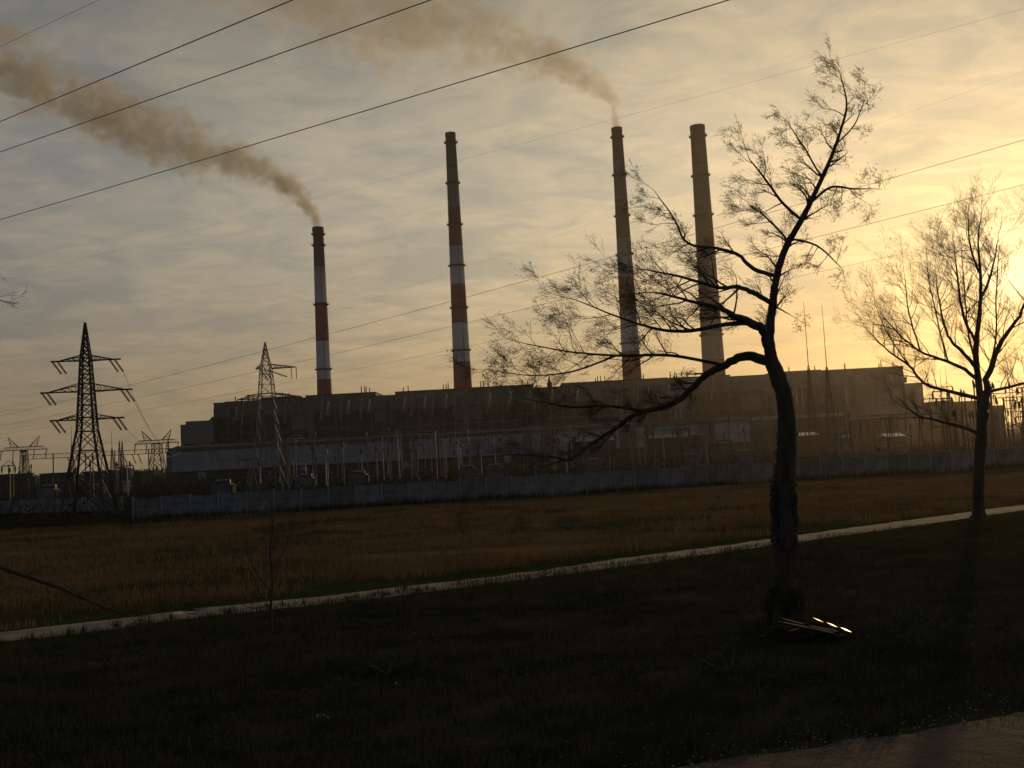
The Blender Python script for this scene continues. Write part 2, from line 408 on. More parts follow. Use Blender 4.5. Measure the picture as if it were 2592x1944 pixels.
# a straight line fitted through those points, 2.5 m panels
xsn = np.array([p.x for p in gp]); ysn = np.array([p.y for p in gp]); k_, c_ = np.polyfit(xsn, ysn, 1)
wdir = Vector((1, k_, 0)).normalized(); w0 = Vector((gp[0].x, k_ * gp[0].x + c_, 0)); rzw = math.atan2(wdir.y, wdir.x)
wall = thing('perimeter_wall', 'long grey precast concrete wall closing off the brown field', 'wall', w0, rz=rzw)
PW, PHT = 3.0, 2.42
def panel_mesh(w, h, name):
    m = MB(); m.box((w / 2, 0, h / 2), (w - .22, .14, h))
    for zz in (.30, .98, 1.66): m.box((w / 2, -.10, zz + .17), (w - .55, .06, .36))
    m.box((w / 2, 0, h + .03), (w - .22, .24, .08)); return m.mesh(name, MT['concrete'])
pm = panel_mesh(PW, PHT, 'panel'); pom = MB().box((0, 0, 1.3), (.2, .26, 2.6)).mesh('post', MT['post'])
nw = 52
for i in range(nw):
    o = ob('panel', pm, wall, (i * PW, random.uniform(-.05, .05), random.uniform(-.16, .05))); o.rotation_euler = (random.uniform(-.03, .03), random.uniform(-.014, .014), 0)
    ob('post', pom, wall, (i * PW, .0, random.uniform(-.08, .0)))
ob('post', pom, wall, (nw * PW, 0, 0))
# side wall running away at the left corner and a farther low wall
w2 = G(338, 1290) ; 
lw0 = G(-60, 1302); lw1 = G(325, 1292); ld = (lw1 - lw0); nl = int(ld.length / 3.0); ld.normalize()
lw = thing('far_wall', 'lower grey concrete wall behind the legs of the big left pylon', 'wall', lw0, rz=math.atan2(ld.y, ld.x))
pm2 = panel_mesh(PW, 1.95, 'panel')
for i in range(nl):
    ob('panel', pm2, lw, (i * PW, 0, random.uniform(-.05, .02))); ob('post', pom, lw, (i * PW, 0, -.5))
ob('post', pom, lw, (nl * PW, 0, -.5))

pts = []
for i in range(9000):
    x = random.uniform(w0.x, w0.x + 150); q = random.random() ** 2
    if mnoise.noise((x * .12, 3, 3)) < random.uniform(-.5, .2): continue
    pts.append((x, k_ * x + c_ - .2 - q * 1.4, -.02))
o = blades('wall_weeds', MT['grass_dark'], pts, .3, 1.0, .03, 'dark weeds growing along the foot of the concrete wall', .4); o['category'] = 'weeds'
# weeds and scrub grown through the switchyard behind the wall
sc_ = MB(); r_ = random.Random(77)
for i in range(26000):
    y = 122 + 500 * r_.random() ** 1.6; x = r_.uniform(-.62, .62) * y
    if mnoise.noise((x * .05, y * .03, 4)) < -.25 + r_.random() * .4: continue
    if y < k_ * x + c_ + 2: continue
    sc_.leaf((x, y, r_.random() ** 1.5 * (.8 + y * .006)), r_.uniform(.12, .25) * (.6 + y * .006), r_)
tag(sc_.build('scrub', MT['farwood']), 'low dark scrub overgrowing the switchyard behind the wall', kind='stuff')

# ------------------------------------------------------------------ power station
YP = 700.0
def PX(x, Y=YP): return W(x, 1000 + 0 * x, Y).x
def at(x, Y=YP): # horizontal position of pixel column x at horizon height
    return W(x, 1151 - (x - CX) * .0533, Y).x
def zat(x, y, Y=YP): return W(x, y, Y).z
def xz(x, y, Y=YP): p = W(x, y, Y); return p.x, p.z

def block(parent, x0, x1, z0, z1, y0, y1, m, name='wall'):
    return MB().box(((x0 + x1) / 2, (y0 + y1) / 2, (z0 + z1) / 2), (x1 - x0, y1 - y0, z1 - z0)).build(name, m, parent)
def panels(parent, x0, x1, z0, z1, y, cols, rows, m, gap=.35, depth=.35, name='panel', cuts=None, jit=0.12):
    w = (x1 - x0) / cols; h = (z1 - z0) / rows
    me = MB().box((w / 2, 0, h / 2), (w - gap, depth, h - gap)).mesh(name, m)
    for i in range(cols):
        for j in range(rows):
            if cuts and cuts(i, j): continue
            ob(name, me, parent, (x0 + i * w, y - depth / 2 + .02 - random.uniform(0, jit), z0 + j * h))

XL, XR = at(545), at(2300)
# turbine hall: the low pale hall in front
th = thing('turbine_hall', 'long low turbine hall with a pale panelled band, along the foot of the power station', 'building')
hx0, hx1 = at(422), at(1880); hy = 640.0; hs = hy / YP
hx0, hx1 = at(422, hy), at(1900, hy)
ZP0, ZP1, ZH = 5.2, 18.3, 24.6
block(th, hx0, hx1, 0, ZP0, hy + 1.2, hy + 38, MT['clad_dark'], 'base_wall')
block(th, hx0, hx1, ZP0, ZP1 + .5, hy, hy + 38, MT['clad_grey'], 'wall')
npan = int((hx1 - hx0) / 5.6)
def cutp(i, j): return (i % 14 == 13) or (i > 40 and i % 9 in (7, 8))
panels(th, hx0, hx1, ZP0 + .2, ZP1, hy, npan, 2, MT['clad_pale'], .22, .3, cuts=cutp)
# dark cornice and sloping roof up to the boiler house
block(th, hx0 + 1, hx1 - 1, ZP1 + .5, 20.6, hy - .9, hy + 38, MT['cornice'], 'cornice')
m = MB(); 
for x in (hx0 + 2, hx1 - 2): m.v += [(x, hy - .4, 20.6), (x, hy + 14, 22.4), (x, hy + 37, 22.4), (x, hy + 37, 20.6)]
m.f = [(0, 1, 2, 3), (7, 6, 5, 4), (0, 4, 5, 1), (1, 5, 6, 2), (2, 6, 7, 3), (3, 7, 4, 0)]; m.build('roof', MT['roofing'], th)
# roof lights
for i in range(22):
    x = hx0 + 10 + i * (hx1 - hx0 - 20) / 21
    o = MB().box((x, hy + 20, 23.1), (7.5, 6, 1.4)).build('roof_light', MT['glass'], th)
# doors and low windows in the base
panels(th, hx0 + 3, hx1 - 3, .4, 4.4, hy + 1.2, 62, 1, MT['glass'], 1.6, .3, 'window', jit=.01)
for i in range(5):
    block(th, hx0 + 20 + i * 66, hx0 + 25 + i * 66, 0, 4.6, hy + .6, hy + 1.1, MT['clad_pale'], 'door')

# the stair-stepped left end of the station
an = thing('station_annex', 'smooth blue grey box building stepping down at the left end of the station', 'building')
block(an, at(460, 690), at(541, 690), 0, zat(500, 1073, 690), 690, 730, MT['clad_blue'])
block(an, at(471, 690), at(539, 690), zat(500, 1073, 690), zat(500, 1073, 690) + 2.2, 692, 728, MT['clad_blue'], 'parapet')
panels(an, at(462, 690), at(540, 690), 22, zat(500, 1073, 690) - .4, 690, 4, 3, MT['clad_blue'], .25, .25)
an2 = thing('stair_tower', 'narrow dark step between the blue grey box and the main boiler house', 'building')
block(an2, at(534, 694), at(552, 694), 0, zat(543, 1060, 694), 694, 735, MT['clad_dark'])
block(an2, at(536, 694), at(551, 694), zat(543, 1060, 694), zat(543, 1060, 694) + 1.5, 696, 730, MT['roofing'], 'parapet')

# boiler house
bh = thing('boiler_house', 'vast dark boiler house with vent pipes along its roof, beneath the four chimneys', 'building')
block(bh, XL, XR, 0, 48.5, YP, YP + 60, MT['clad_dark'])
ZR = 50.0
steps = [(545, 575, 1019), (575, 780, 1011), (780, 958, 996), (958, 1007, 1000), (1007, 1190, 986), (1190, 1360, 976), (1360, 1432, 979),
         (1432, 1700, 962), (1700, 1860, 952), (1860, 1965, 949), (1965, 2090, 938), (2090, 2300, 931)]
for a, b, y in steps:
    z = zat((a + b) / 2, y if b - a < 60 else y, YP)
    block(bh, at(a) + .06, at(b) - .06, 48.5, z - .5, YP + .4 * ((a // 7) % 3), YP + 58, MT['clad_grey'], 'roof_block')
    block(bh, at(a) - .2, at(b) + .2, z - .5, z, YP - .5 + .31 * ((a // 7) % 3), YP + 58.6, MT['roofing'], 'parapet')
nb_ = 34
panels(bh, XL + .3, XR - .3, 42.6, 48.4, YP, nb_, 1, MT['clad_grey'], .3, .4)
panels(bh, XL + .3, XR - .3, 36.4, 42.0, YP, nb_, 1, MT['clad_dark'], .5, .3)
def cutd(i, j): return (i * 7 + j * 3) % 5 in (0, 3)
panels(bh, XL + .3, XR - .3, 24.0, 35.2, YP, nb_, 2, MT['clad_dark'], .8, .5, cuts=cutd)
panels(bh, XL + .3, XR - .3, 24.6, 34.8, YP - .0, nb_, 1, MT['glass'], 5.0, .2, 'window', jit=.01)
# big lighter panels seen between the ducts
for a, b, y0, y1 in ((742, 800, 1050, 1088), (955, 1000, 1040, 1068), (1160, 1225, 1032, 1062), (1700, 1780, 1005, 1050), (1880, 1930, 1000, 1040), (2140, 2290, 960, 1060), (1440, 1530, 985, 1015)):
    z0, z1 = zat((a + b) / 2, y1), zat((a + b) / 2, y0)
    block(bh, at(a), at(b), z0, z1, YP - 2.2, YP - .75, MT['clad_grey'], 'cladding_bay')
# flue ducts: pale inclined pipes with hoppers, in front of the facade
def duct(x0, y0, x1, y1, r, mt='pale'):
    a = W(x0, y0, YP - 5); b = W(x1, y1, YP - 5)
    d_ = MB().tube([a, a.lerp(b, .5), b], [r, r * .85, r * 1.1], 8).build('duct', MT[mt], bh, smooth=True)
    MB().lathe([(.6, b.z - 3.4), (2.6, b.z - 1.2), (2.6, b.z), (1.0, b.z + .02)], 10, (b.x, b.y)).build('hopper', MT['steel'], d_)
for px_ in (597, 655, 828, 880, 933, 1022, 1074, 1127, 1238, 1290, 1340, 1395, 1460, 1640, 1690):
    t_ = 1028 - (px_ - 600) * .053
    duct(px_ + 4, t_, px_, t_ + 30, .75)
for px_ in (612, 720, 812, 862, 912, 1040, 1093, 1148, 1232, 1284, 1352, 1560, 1612, 1740, 1800):
    t_ = 1016 - (px_ - 600) * .053
    a = W(px_ + 6, t_, YP - 4); b = W(px_, t_ + 62, YP - 4)
    MB().tube([a, b], [.7, .95], 6).build('pilaster_duct', MT['steel'], bh)
for a, b in ((1697, 1040), (1709, 1040), (1722, 1035), (2015, 980), (2030, 985), (2140, 975)):
    p = W(a, b, YP - 6); MB().tube([(p.x, p.y, p.z), (p.x, p.y, p.z - 13)], .6, 6).build('downpipe', MT['pale'], bh)
for px_ in (598, 612, 628, 643, 715, 722, 728, 734, 920, 927, 933, 939, 1028, 1039, 1129, 1137, 1142, 1225, 1232, 1244, 1332, 1345, 1519, 1525, 1534, 1544, 1631, 1643, 1710, 1723, 1728, 1741, 1755, 1970, 1977, 2017, 2085, 2156, 2161, 2246, 2255, 2283):
    zt = None
    for a, b, y in steps:
        if a <= px_ <= b: zt = zat((a + b) / 2, y)
    h = random.uniform(2.5, 5.5); x = at(px_); yy = YP + random.uniform(3, 9)
    MB().tube([(x, yy, zt - .3), (x, yy, zt + h)], [.45, .32], 6).build('vent_pipe', MT['dark'], bh)
# vertical structure of the facade: stair shafts, ribs and pipe bridges
for k in range(9):
    px_ = 590 + k * 196; z0 = 24.0
    sh_ = block(bh, at(px_), at(px_ + 13), z0, 47.5, YP - 3.2, YP - .1, MT['clad_grey'] if k % 2 else MT['clad_dark'], 'stair_shaft')
for k in range(58):
    px_ = 552 + k * 30.3; x = at(px_)
    MB().box((x, YP - .75, 36), (.55, .7, 24)).build('rib', MT['steel'] if k % 3 else MT['clad_grey'], bh)
for z_, m_ in ((41.9, 'steel'), (35.8, 'dark'), (29.2, 'steel')):
    MB().tube([(XL + 2, YP - 1.6, z_), (XR - 2, YP - 1.6, z_)], .38, 6).build('pipe', MT[m_], bh, smooth=True)
# small ridge turret
x = at(1401); zt = zat(1401, 979)
MB().box((x, YP + 4, zt + 1.6), (3.4, 3.4, 3.6)).lathe([(1.1, zt + 3.4), (.5, zt + 7), (.15, zt + 9.5)], 8, (x, YP + 4)).build('roof_turret', MT['dark'], bh)
# arched roof girders near the left end
for k in range(2):
    pts = [W(620 + i * 13, 1003 - 9 * math.sin(PI * i / 11) + .2 * i, YP + 6 + k * 5) for i in range(12)]
    MB().tube(pts, .35, 4).build('roof_girder', MT['dark'], bh)
block(bh, at(655), at(745), zat(700, 1012), zat(700, 1001), YP + 14, YP + 40, MT['roofing'], 'roof_monitor')
# rows of pale storey windows low down on the right half
panels(bh, at(1560), XR - 1, 19.6, 23.2, YP - .2, 30, 1, MT['clad_pale'], 1.2, .3, 'window')

# right-hand block and lower annexes
rb = thing('bunker_block', 'brown grey bunker block stepping down at the right end of the boiler house', 'building')
block(rb, XR + .3, at(2350), 0, zat(2325, 968), YP + 3, YP + 48, MT['clad_grey'])
panels(rb, XR + .5, at(2348), 14, zat(2325, 968) - .5, YP + 3, 4, 5, MT['clad_grey'], .3, .3)
block(rb, XR + .1, at(2318), zat(2310, 966), zat(2310, 952), YP + 8, YP + 30, MT['clad_dark'], 'roof_block')
lb = thing('low_plant_building', 'low jagged plant building between the bunker block and the right tree', 'building')
for a, b, y in ((2352, 2380, 1017), (2380, 2402, 1022), (2402, 2452, 1018), (2452, 2512, 1030)):
    block(lb, at(a) + .05, at(b) - .05, 0, zat((a + b) / 2, y), YP - 20 + (a % 3), YP + 20, MT['clad_dark'], 'wall')
panels(lb, at(2404), at(2510), 3, 14, YP - 21, 6, 2, MT['clad_grey'], .6, .3)
lb2 = thing('pump_house', 'dark squat pump house at the right edge beyond the tree', 'building')
block(lb2, at(2512, 500), at(2545, 500), 0, zat(2528, 1050, 500), 500, 520, MT['clad_dark'])
block(lb2, at(2515, 500), at(2535, 500), zat(2528, 1050, 500), zat(2528, 1040, 500), 502, 516, MT['roofing'], 'roof')
# low sheds before the right half; two added, sheet roofs standing in for glints
for i, (a, b, y0, y1, Yd, lab) in enumerate(((1995, 2072, 1094, 1120, 430, 'low shed with a bright sheet roof just right of the near tree trunk'),
                                   (2130, 2160, 1098, 1120, 420, 'small shed with a bright sheet roof behind the twin lightning masts'),
                                   (2245, 2290, 1096, 1115, 440, 'low shed with a gleaming sheet roof under the right end of the boiler house'),
                                   (1440, 1560, 1108, 1128, 450, 'long low shed with a dull roof behind the lattice posts in mid plant'),
                                   (1640, 1780, 1098, 1122, 450, 'long pale roofed shed below the rightmost chimney'))):
    s_ = thing('metal_shed', lab, 'shed', group='sheds in the plant yard')
    xa, xb = at(a, Yd), at(b, Yd); zt = zat((a + b) / 2, y0, Yd); ze = max(1.6, zt - 1.6)
    block(s_, xa, xb, 0, ze, Yd, Yd + 12, MT['clad_dark'], 'wall')
    r_ = MB(); r_.v = [(xa - .4, Yd - .5, ze + .1), (xb + .4, Yd - .5, ze + .1), (xb + .4, Yd + 6, zt), (xa - .4, Yd + 6, zt), (xb + .4, Yd + 12.5, ze + .1), (xa - .4, Yd + 12.5, ze + .1)]
    r_.f = [(0, 1, 2, 3), (3, 2, 4, 5), (1, 4, 2), (0, 3, 5)]; r_.build('roof', MT['sheet'] if i in (0, 2) else MT['clad_grey'], s_)

# ------------------------------------------------------------------ chimneys
def chimney(name_lab, xt, yt, Y, wt, wb, yb, bounds, gal, white=(.62, .65, .66), soot_depth=110, flare=False, s_str=.9):
    top = W(xt, yt, Y); H = top.z; x0 = top.x
    sc = Y / F
    rt = wt / 2 * sc; zb = W(xt, yb, Y).z; rbm = wb / 2 * sc
    def rad(z):
        r = rbm + (rt - rbm) * (z - zb) / (H - zb)
        if z < zb: r += (zb - z) * .02
        if flare and z > H - 12: r += .35 * ((z - (H - 12)) / 12) ** 2
        return r
    t = thing('chimney', name_lab, 'chimney', (x0, Y, 0), 'tall striped chimneys of the power station')
    zs = [H] + [W(xt, yb_, Y).z for yb_ in bounds]
    per = zs[-2] - zs[-1]
    while zs[-1] > per * .7: zs.append(zs[-1] - per)
    zs.append(0.0)
    red = chimney_mat('red_band', (.27, .055, .046), H - soot_depth, H - soot_depth * .25, strength=s_str)
    wh = chimney_mat('white_band', white, H - soot_depth, H - soot_depth * .25, strength=s_str)
    for i in range(len(zs) - 1):
        z1, z0 = zs[i], zs[i + 1]; n = max(1, int((z1 - z0) / 10))
        prof = [(rad(z0 + (z1 - z0) * k / n), z0 + (z1 - z0) * k / n) for k in range(n + 1)]
        b = MB().lathe(prof, 40); o = b.build('band', red if i % 2 == 0 else wh, t, smooth=True)
        o['label'] = ('red painted band' if i % 2 == 0 else 'white painted band')
    MB().lathe([(rad(H) + .02, H - 3.6), (rad(H) + .3, H - 3.2), (rad(H) + .3, H + .25), (rad(H) - .6, H + .25), (rad(H) - .7, H - 8)], 40).build('cap_ring', MT['dark'], t)
    for gy in gal:
        z = W(xt, gy, Y).z; r = rad(z)
        g = MB().lathe([(r + .05, z - 1.2), (r + 1.5, z - .1), (r + 1.5, z + .12), (r + .05, z + .12)], 24).build('gallery', MT['dark'], t)
        rl = MB(); rl.lathe([(r + 1.38, z + 1.15), (r + 1.48, z + 1.15), (r + 1.48, z + 1.3), (r + 1.38, z + 1.3), (r + 1.38, z + 1.15)], 24)
        for k in range(12):
            w = 2 * PI * k / 12; rl.tube([((r + 1.43) * math.cos(w), (r + 1.43) * math.sin(w), z), ((r + 1.43) * math.cos(w), (r + 1.43) * math.sin(w), z + 1.2)], .06, 3)
        rl.build('railing', MT['dark'], g)
    ld_ = MB(); w = -1.2
    pts = [((rad(z) + .25) * math.cos(w), (rad(z) + .25) * math.sin(w), z) for z in np.linspace(8, H - 4, 20)]
    ld_.tube(pts, .16, 4).build('ladder', MT['dark'], t)
    return t, H
chimney('leftmost and shortest chimney, red and white bands, trailing brown smoke leftwards', 805, 577, 780, 26, 37, 998, [676, 768, 865, 961], [593, 621, 771, 935], flare=True, soot_depth=70, s_str=.8)
chimney('second chimney from the left, smokeless, thin, red and white with a sooty top', 1140, 338, 800, 26, 46, 980, [430, 527, 625, 722, 820, 918], [361, 464, 569, 673, 780, 888], soot_depth=150)
chimney('third chimney from the left, grey upper half, smoke drifting from its mouth', 1561, 325, 800, 27, 48, 960, [410, 508, 606, 705, 803, 892], [347, 443, 547, 645, 763, 870], soot_depth=190)
chimney('rightmost and thickest chimney, dull and sooty, partly behind the near tree', 1765, 320, 790, 37, 57, 945, [422, 520, 618, 716, 815, 913], [345, 445, 545, 645, 755, 850], white=(.42, .42, .39), soot_depth=290, s_str=.88)

# ------------------------------------------------------------------ pylons
def leg_prof(prof, z):
    for (z0, h0), (z1, h1) in zip(prof, prof[1:]):
        if z <= z1: return h0 + (h1 - h0) * (z - z0) / (z1 - z0)
    return prof[-1][1]
def lattice(t, prof, nz, rleg, rbr, m1, m2, part_leg='leg', part_br='bracing'):
    H = prof[-1][0]
    zz = [p[0] for p in prof]
    for sx_, sy_ in ((1, 1), (1, -1), (-1, 1), (-1, -1)):
        MB().tube([(sx_ * h, sy_ * h, z) for z, h in prof], [rleg * (1 - .45 * z / H) for z, h in prof], 4).build(part_leg, m1, t)
    b = MB(); z = 0.0; levels = [0.0]
    while z < H - .8:
        z += max(1.0, leg_prof(prof, z) * 1.7); levels.append(min(z, H - .2))
    for a, c in zip(levels, levels[1:]):
        ha, hc = leg_prof(prof, a), leg_prof(prof, c)
        for s in (1, -1):
            for q in (0, 1):
                f = (lambda u, v, zz_: (u, v, zz_)) if q == 0 else (lambda u, v, zz_: (v, u, zz_))
                b.tube([f(-ha, s * ha, a), f(hc, s * hc, c)], rbr, 3, False); b.tube([f(ha, s * ha, a), f(-hc, s * hc, c)], rbr, 3, False)
                b.tube([f(-hc, s * hc, c), f(hc, s * hc, c)], rbr, 3, False)
    b.build(part_br, m2, t)
def crossarm(t, z, h, l, rise, side, m, r=.07, rot=0, nseg=5):
    b = MB(); tip = Vector((side * l, 0, z + .05)); s = side
    for sy_ in (h, -h):
        b.tube([(s * h, sy_, z), tip], r, 4); b.tube([(s * h, sy_, z + rise), tip], r, 4)
        for k in range(nseg):
            t0, t1 = k / nseg, (k + 1) / nseg
            A = Vector((s * h, sy_, z)).lerp(tip, t0); B = Vector((s * h, sy_, z + rise)).lerp(tip, t1); A2 = Vector((s * h, sy_, z)).lerp(tip, t1)
            b.tube([A, B], r * .6, 3, False); b.tube([A2, B], r * .6, 3, False)
    for k in range(nseg):
        A = Vector((s * h, h, z)).lerp(tip, k / nseg); B = Vector((s * h, -h, z)).lerp(tip, (k + 1) / nseg); b.tube([A, B], r * .6, 3, False)
    return b.build('crossarm', m, t), tip
def insulator(parent, a, b, r=.13, name='insulator'):
    a, b = Vector(a), Vector(b); d = (b - a); n = 9; m = MB(); pts = []; rad_ = []
    for k in range(n):
        p = a + d * (k + .5) / n
        for f_, rr in ((-.3, .35), (-.05, 1), (.1, 1), (.3, .35)): pts.append(p + d / n * f_); rad_.append(r * rr)
    m.tube(pts, rad_, 7).build(name, MT['insul'], parent)

# P1
Y1 = 140; b1 = G(226, 1298); b1 = Vector((W(226, 1298, Y1).x, Y1, 0)); s1 = Y1 / F
t = thing('pylon', 'big dark three-armed lattice pylon nearest the left edge', 'pylon', b1, 'three-armed pylons')
lattice(t, [(0, 3.0), (11.8, 1.12), (22.0, .6), (27.1, .05)], 0, .21, .075, MT['dark'], MT['dark'])
tips1 = []
for z, l in ((21.6, 3.9), (17.2, 5.4), (13.2, 4.2)):
    for s in (-1, 1):
        h = leg_prof([(0, 3.0), (11.8, 1.12), (22.0, .6), (27.1, .05)], z)
        c, tip = crossarm(t, z, h, l, .75 if l < 5 else 1.1, s, MT['dark'], .07)
        for dx in (-.35, .35):
            insulator(c, tip + Vector((dx - .3, 0, -.05)), tip + Vector((dx + .6, .9, -1.75)), .20)
        MB().tube([tip + Vector((-.9, 0, 0)), tip + Vector((.9, 0, 0))], .12, 4).build('yoke', MT['dark'], c)
        tips1.append(b1 + tip + Vector((1.0, .9, -1.75)))
t.rotation_euler.z = .12
# P2
Y2 = 205; b2 = Vector((W(684, 1240, Y2).x, Y2, 0))
pr2 = [(0, 3.3), (13, 1.9), (20, 1.45), (25.7, 1.0), (31.2, .05)]
t = thing('pylon', 'grey lattice pylon standing in front of the boiler house, left of the shortest chimney', 'pylon', b2, 'three-armed pylons')
lattice(t, pr2, 0, .15, .06, MT['steel'], MT['steel'])
for z, l, s in ((25.6, 6.3, 1), (25.6, 2.2, -1), (19.4, 7.2, 1), (19.4, 6.2, -1)):
    c, tip = crossarm(t, z, leg_prof(pr2, z), l, .9, s, MT['steel'], .08)
    if l > 5:
        insulator(c, tip + Vector((-s * 1.0, 0, 0)), tip + Vector((-s * 1.0, 0, -2.5)), .14); insulator(c, tip, tip + Vector((0, 0, -2.5)), .14)
    else:
        for dx in (0, .7): insulator(c, tip + Vector((1 + dx, 0, 0)), tip + Vector((2.6 + dx, 0, -2.4)), .2)
insulator(t, (.6, -1, 25.2), (4.6, -1, 23.6), .2)

# P3, P4: horned portal pylons
def horned(px, ytop, ybeam, wbeam, Y, label, bodyw=1.2):
    base = Vector((at(px, Y), Y, 0)); zb = zat(px, ybeam, Y); zh = zat(px, ytop, Y); half = wbeam / 2 * Y / F
    t = thing('horned_pylon', label, 'pylon', base, 'horned pylons beyond the left pylon')
    lattice(t, [(0, bodyw * 2.2), (zb * .75, bodyw * 1.1), (zb, bodyw)], 0, .22, .11, MT['dark'], MT['dark'])
    bm_ = MB(); n = 10
    for sy_ in (.7, -.7):
        bm_.tube([(-half, sy_, zb), (half, sy_, zb)], .13, 4); bm_.tube([(-half * .8, sy_, zb + 1.3), (half * .8, sy_, zb + 1.3)], .13, 4)
        for k in range(n):
            x0 = -half + 2 * half * k / n; x1 = -half + 2 * half * (k + 1) / n
            bm_.tube([(x0, sy_, zb), (x1 * .9, sy_, zb + 1.3)], .08, 3, False)
    bm = bm_.build('beam', MT['dark'], t)
    for s in (-1, 1):
        MB().tube([(s * half * .25, 0, zb + 1.3), (s * half * .68, 0, zh)], [.3, .1], 4).tube([(s * half * .55, 0, zb + 1.3), (s * half * .68, 0, zh)], [.2, .1], 4).tube([(s * half * .4, 0, zb + 1.3), (s * half * .6, 0, (zb + zh) / 2 + .8)], [.12, .1], 4).build('horn', MT['dark'], t)
    for x in (-.97, -.45, .45, .97): insulator(t, (x * half, 0, zb), (x * half - .5, 0, zb - 4.0), .3)
horned(62, 1105, 1139, 118, 420, 'faint horned pylon cut close to the left edge of the picture', 1.1)
horned(399, 1088, 1122, 112, 400, 'horned pylon standing just left of the turbine hall end', 1.6)

# switchyard gantry beams and masts on the left
ga = thing('switchyard_gantry', 'long low switchyard beam hung with insulators between the two horned pylons', 'gantry')
Yg = 360
A = W(60, 1163, Yg); B = W(432, 1146, Yg)
for dz_ in (0, 1.6): 
    MB().tube([(A.x, Yg, A.z + dz_), (B.x, Yg, B.z + dz_)], .10, 4).build('beam', MT['dark'], ga)
br = MB()
for k in range(40):
    p = A.lerp(B, k / 40); q = A.lerp(B, (k + 1) / 40); br.tube([(p.x, Yg, p.z), (q.x, Yg, q.z + 1.6)], .06, 3, False)
br.build('bracing', MT['dark'], ga)
for k in (0, .2, .42, .62, .85, 1.0):
    p = A.lerp(B, k); MB().tube([(p.x, Yg, 0), (p.x, Yg, p.z + 1.6)], .22, 4).build('post', MT['dark'], ga)
for k in (.3, .36, .55, .68, .74, .78, .92): 
    p = A.lerp(B, k); insulator(ga, (p.x, Yg - .3, p.z), (p.x + 1.3, Yg - .3, p.z - 3.4), .28)

def mast(px, ytop, Y, hw, label, group, nm='lattice_mast', mt='dark', spike=0.3, rl=.09, ybase=None):
    H = zat(px, ytop, Y); base = Vector((at(px, Y), Y, 0)); t = thing(nm, label, 'mast', base, group)
    hb = H * (1 - spike)
    lattice(t, [(0, hw), (hb * .5, hw * .6), (hb, hw * .14)], 0, rl, rl * .55, MT[mt], MT[mt])
    MB().tube([(0, 0, hb - .5), (0, 0, H)], [rl * 1.3, rl * .5], 4).build('spike', MT[mt], t); return t
GL = 'thin masts of the switchyard'
mast(183, 1076, 330, .8, 'thin mast behind the left legs of the big left pylon', GL)
mast(285, 1090, 330, 1.0, 'thin pointed mast halfway between the big left pylon and the turbine hall', GL)
mast(304, 1112, 350, .8, 'left one of two blunt masts just right of the pointed mast', GL, spike=.05)
mast(311, 1112, 350, .8, 'right one of two blunt masts just right of the pointed mast', GL, spike=.05)
mast(428, 1105, 380, .8, 'thin mast against the right horn of the nearer horned pylon', GL, spike=.05)
GR = 'lightning masts on the right'
mast(2060, 762, 300, 1.5, 'left one of the tall twin lightning masts right of the near tree', GR, spike=.42, rl=.10, mt='dark')
mast(2106, 770, 300, 1.5, 'right one of the tall twin lightning masts right of the near tree', GR, spike=.42, rl=.10, mt='dark')
mast(2392, 938, 330, 1.2, 'shorter one of two lightning masts left of the right tree trunk', GR, spike=.35)
mast(2407, 925, 330, 1.4, 'taller one of two lightning masts left of the right tree trunk', GR, spike=.3)
mast(2571, 948, 330, 1.4, 'lightning mast near the right edge among the switchyard posts', GR, spike=.3)

# water tank
wt = Vector((at(320, 300), 300, 0)); t = thing('water_tank', 'squat round tank on a stout pillar left of the turbine hall', 'tank', wt)
zt = zat(320, 1183, 300); zb = zat(320, 1212, 300)
MB().lathe([(.1, zt), (1.2, zt - .1), (1.95, zt - .7), (2.0, zb + .6), (1.5, zb), (.9, zb - .4)], 20).build('drum', MT['clad_grey'], t, smooth=True)
MB().lathe([(1.2, 0), (.95, zb + .2)], 14).build('pillar', MT['clad_pale'], t, smooth=True)

# switchyard posts between wall and station: slim portals, counted things
post_me = {}
def yard_post(px, ytop, Y, mt, arm=0, r=.16):
    H = round(max(3.5, zat(px, ytop, Y)) / 1.5) * 1.5
    key = (H, mt, arm, r)
    if key not in post_me:
        m = MB(); m.tube([(0, 0, 0), (0, 0, H)], [r, r * .7], 5)
        a = MB(); ins = MB()
        if arm:
            a.tube([(-arm, 0, H - .3), (arm, 0, H - .3)], .11, 4); a.tube([(-arm, 0, H - .3), (0, 0, H + .9), (arm, 0, H - .3)], .07, 3)
            ins.tube([(0, 0, H - .3), (0, 0, H - 1.0), (0, 0, H - 2.0)], [.1, .22, .12], 6)
        else:
            ins.tube([(0, 0, H), (0, 0, H + .6), (0, 0, H + 1.4)], [.2, .28, .1], 6)
        post_me[key] = (m.mesh('post', MT[mt]), a.mesh('arm', MT[mt]) if arm else None, ins.mesh('insulator', MT['insul']))
    ms = post_me[key]; t = ob('switchyard_post', None, None, (at(px, Y), Y, 0), rz=random.uniform(-.3, .3))
    ob('post', ms[0], t)
    if ms[1]: ob('arm', ms[1], t)
    for s in ((-1, 1) if arm else (0,)): ob('insulator', ms[2], t, (s * arm, 0, 0))
    return t
rr = random.Random(11)
for i in range(70):
    px = rr.uniform(625, 1560); Y = rr.choice([240, 270, 310, 360])
    yt = 1100 - (px - 900) * .053 + rr.uniform(-5, 95) * (.6 if px > 880 else 1)
    t = yard_post(px, yt, Y, rr.choice(['steel', 'steel', 'dark', 'pale']), rr.choice([0, 0, 1.6, 2.4]))
    tag(t, 'thin switchyard post in front of the pale turbine hall, beside many like it', 'post', 'switchyard posts before the turbine hall')
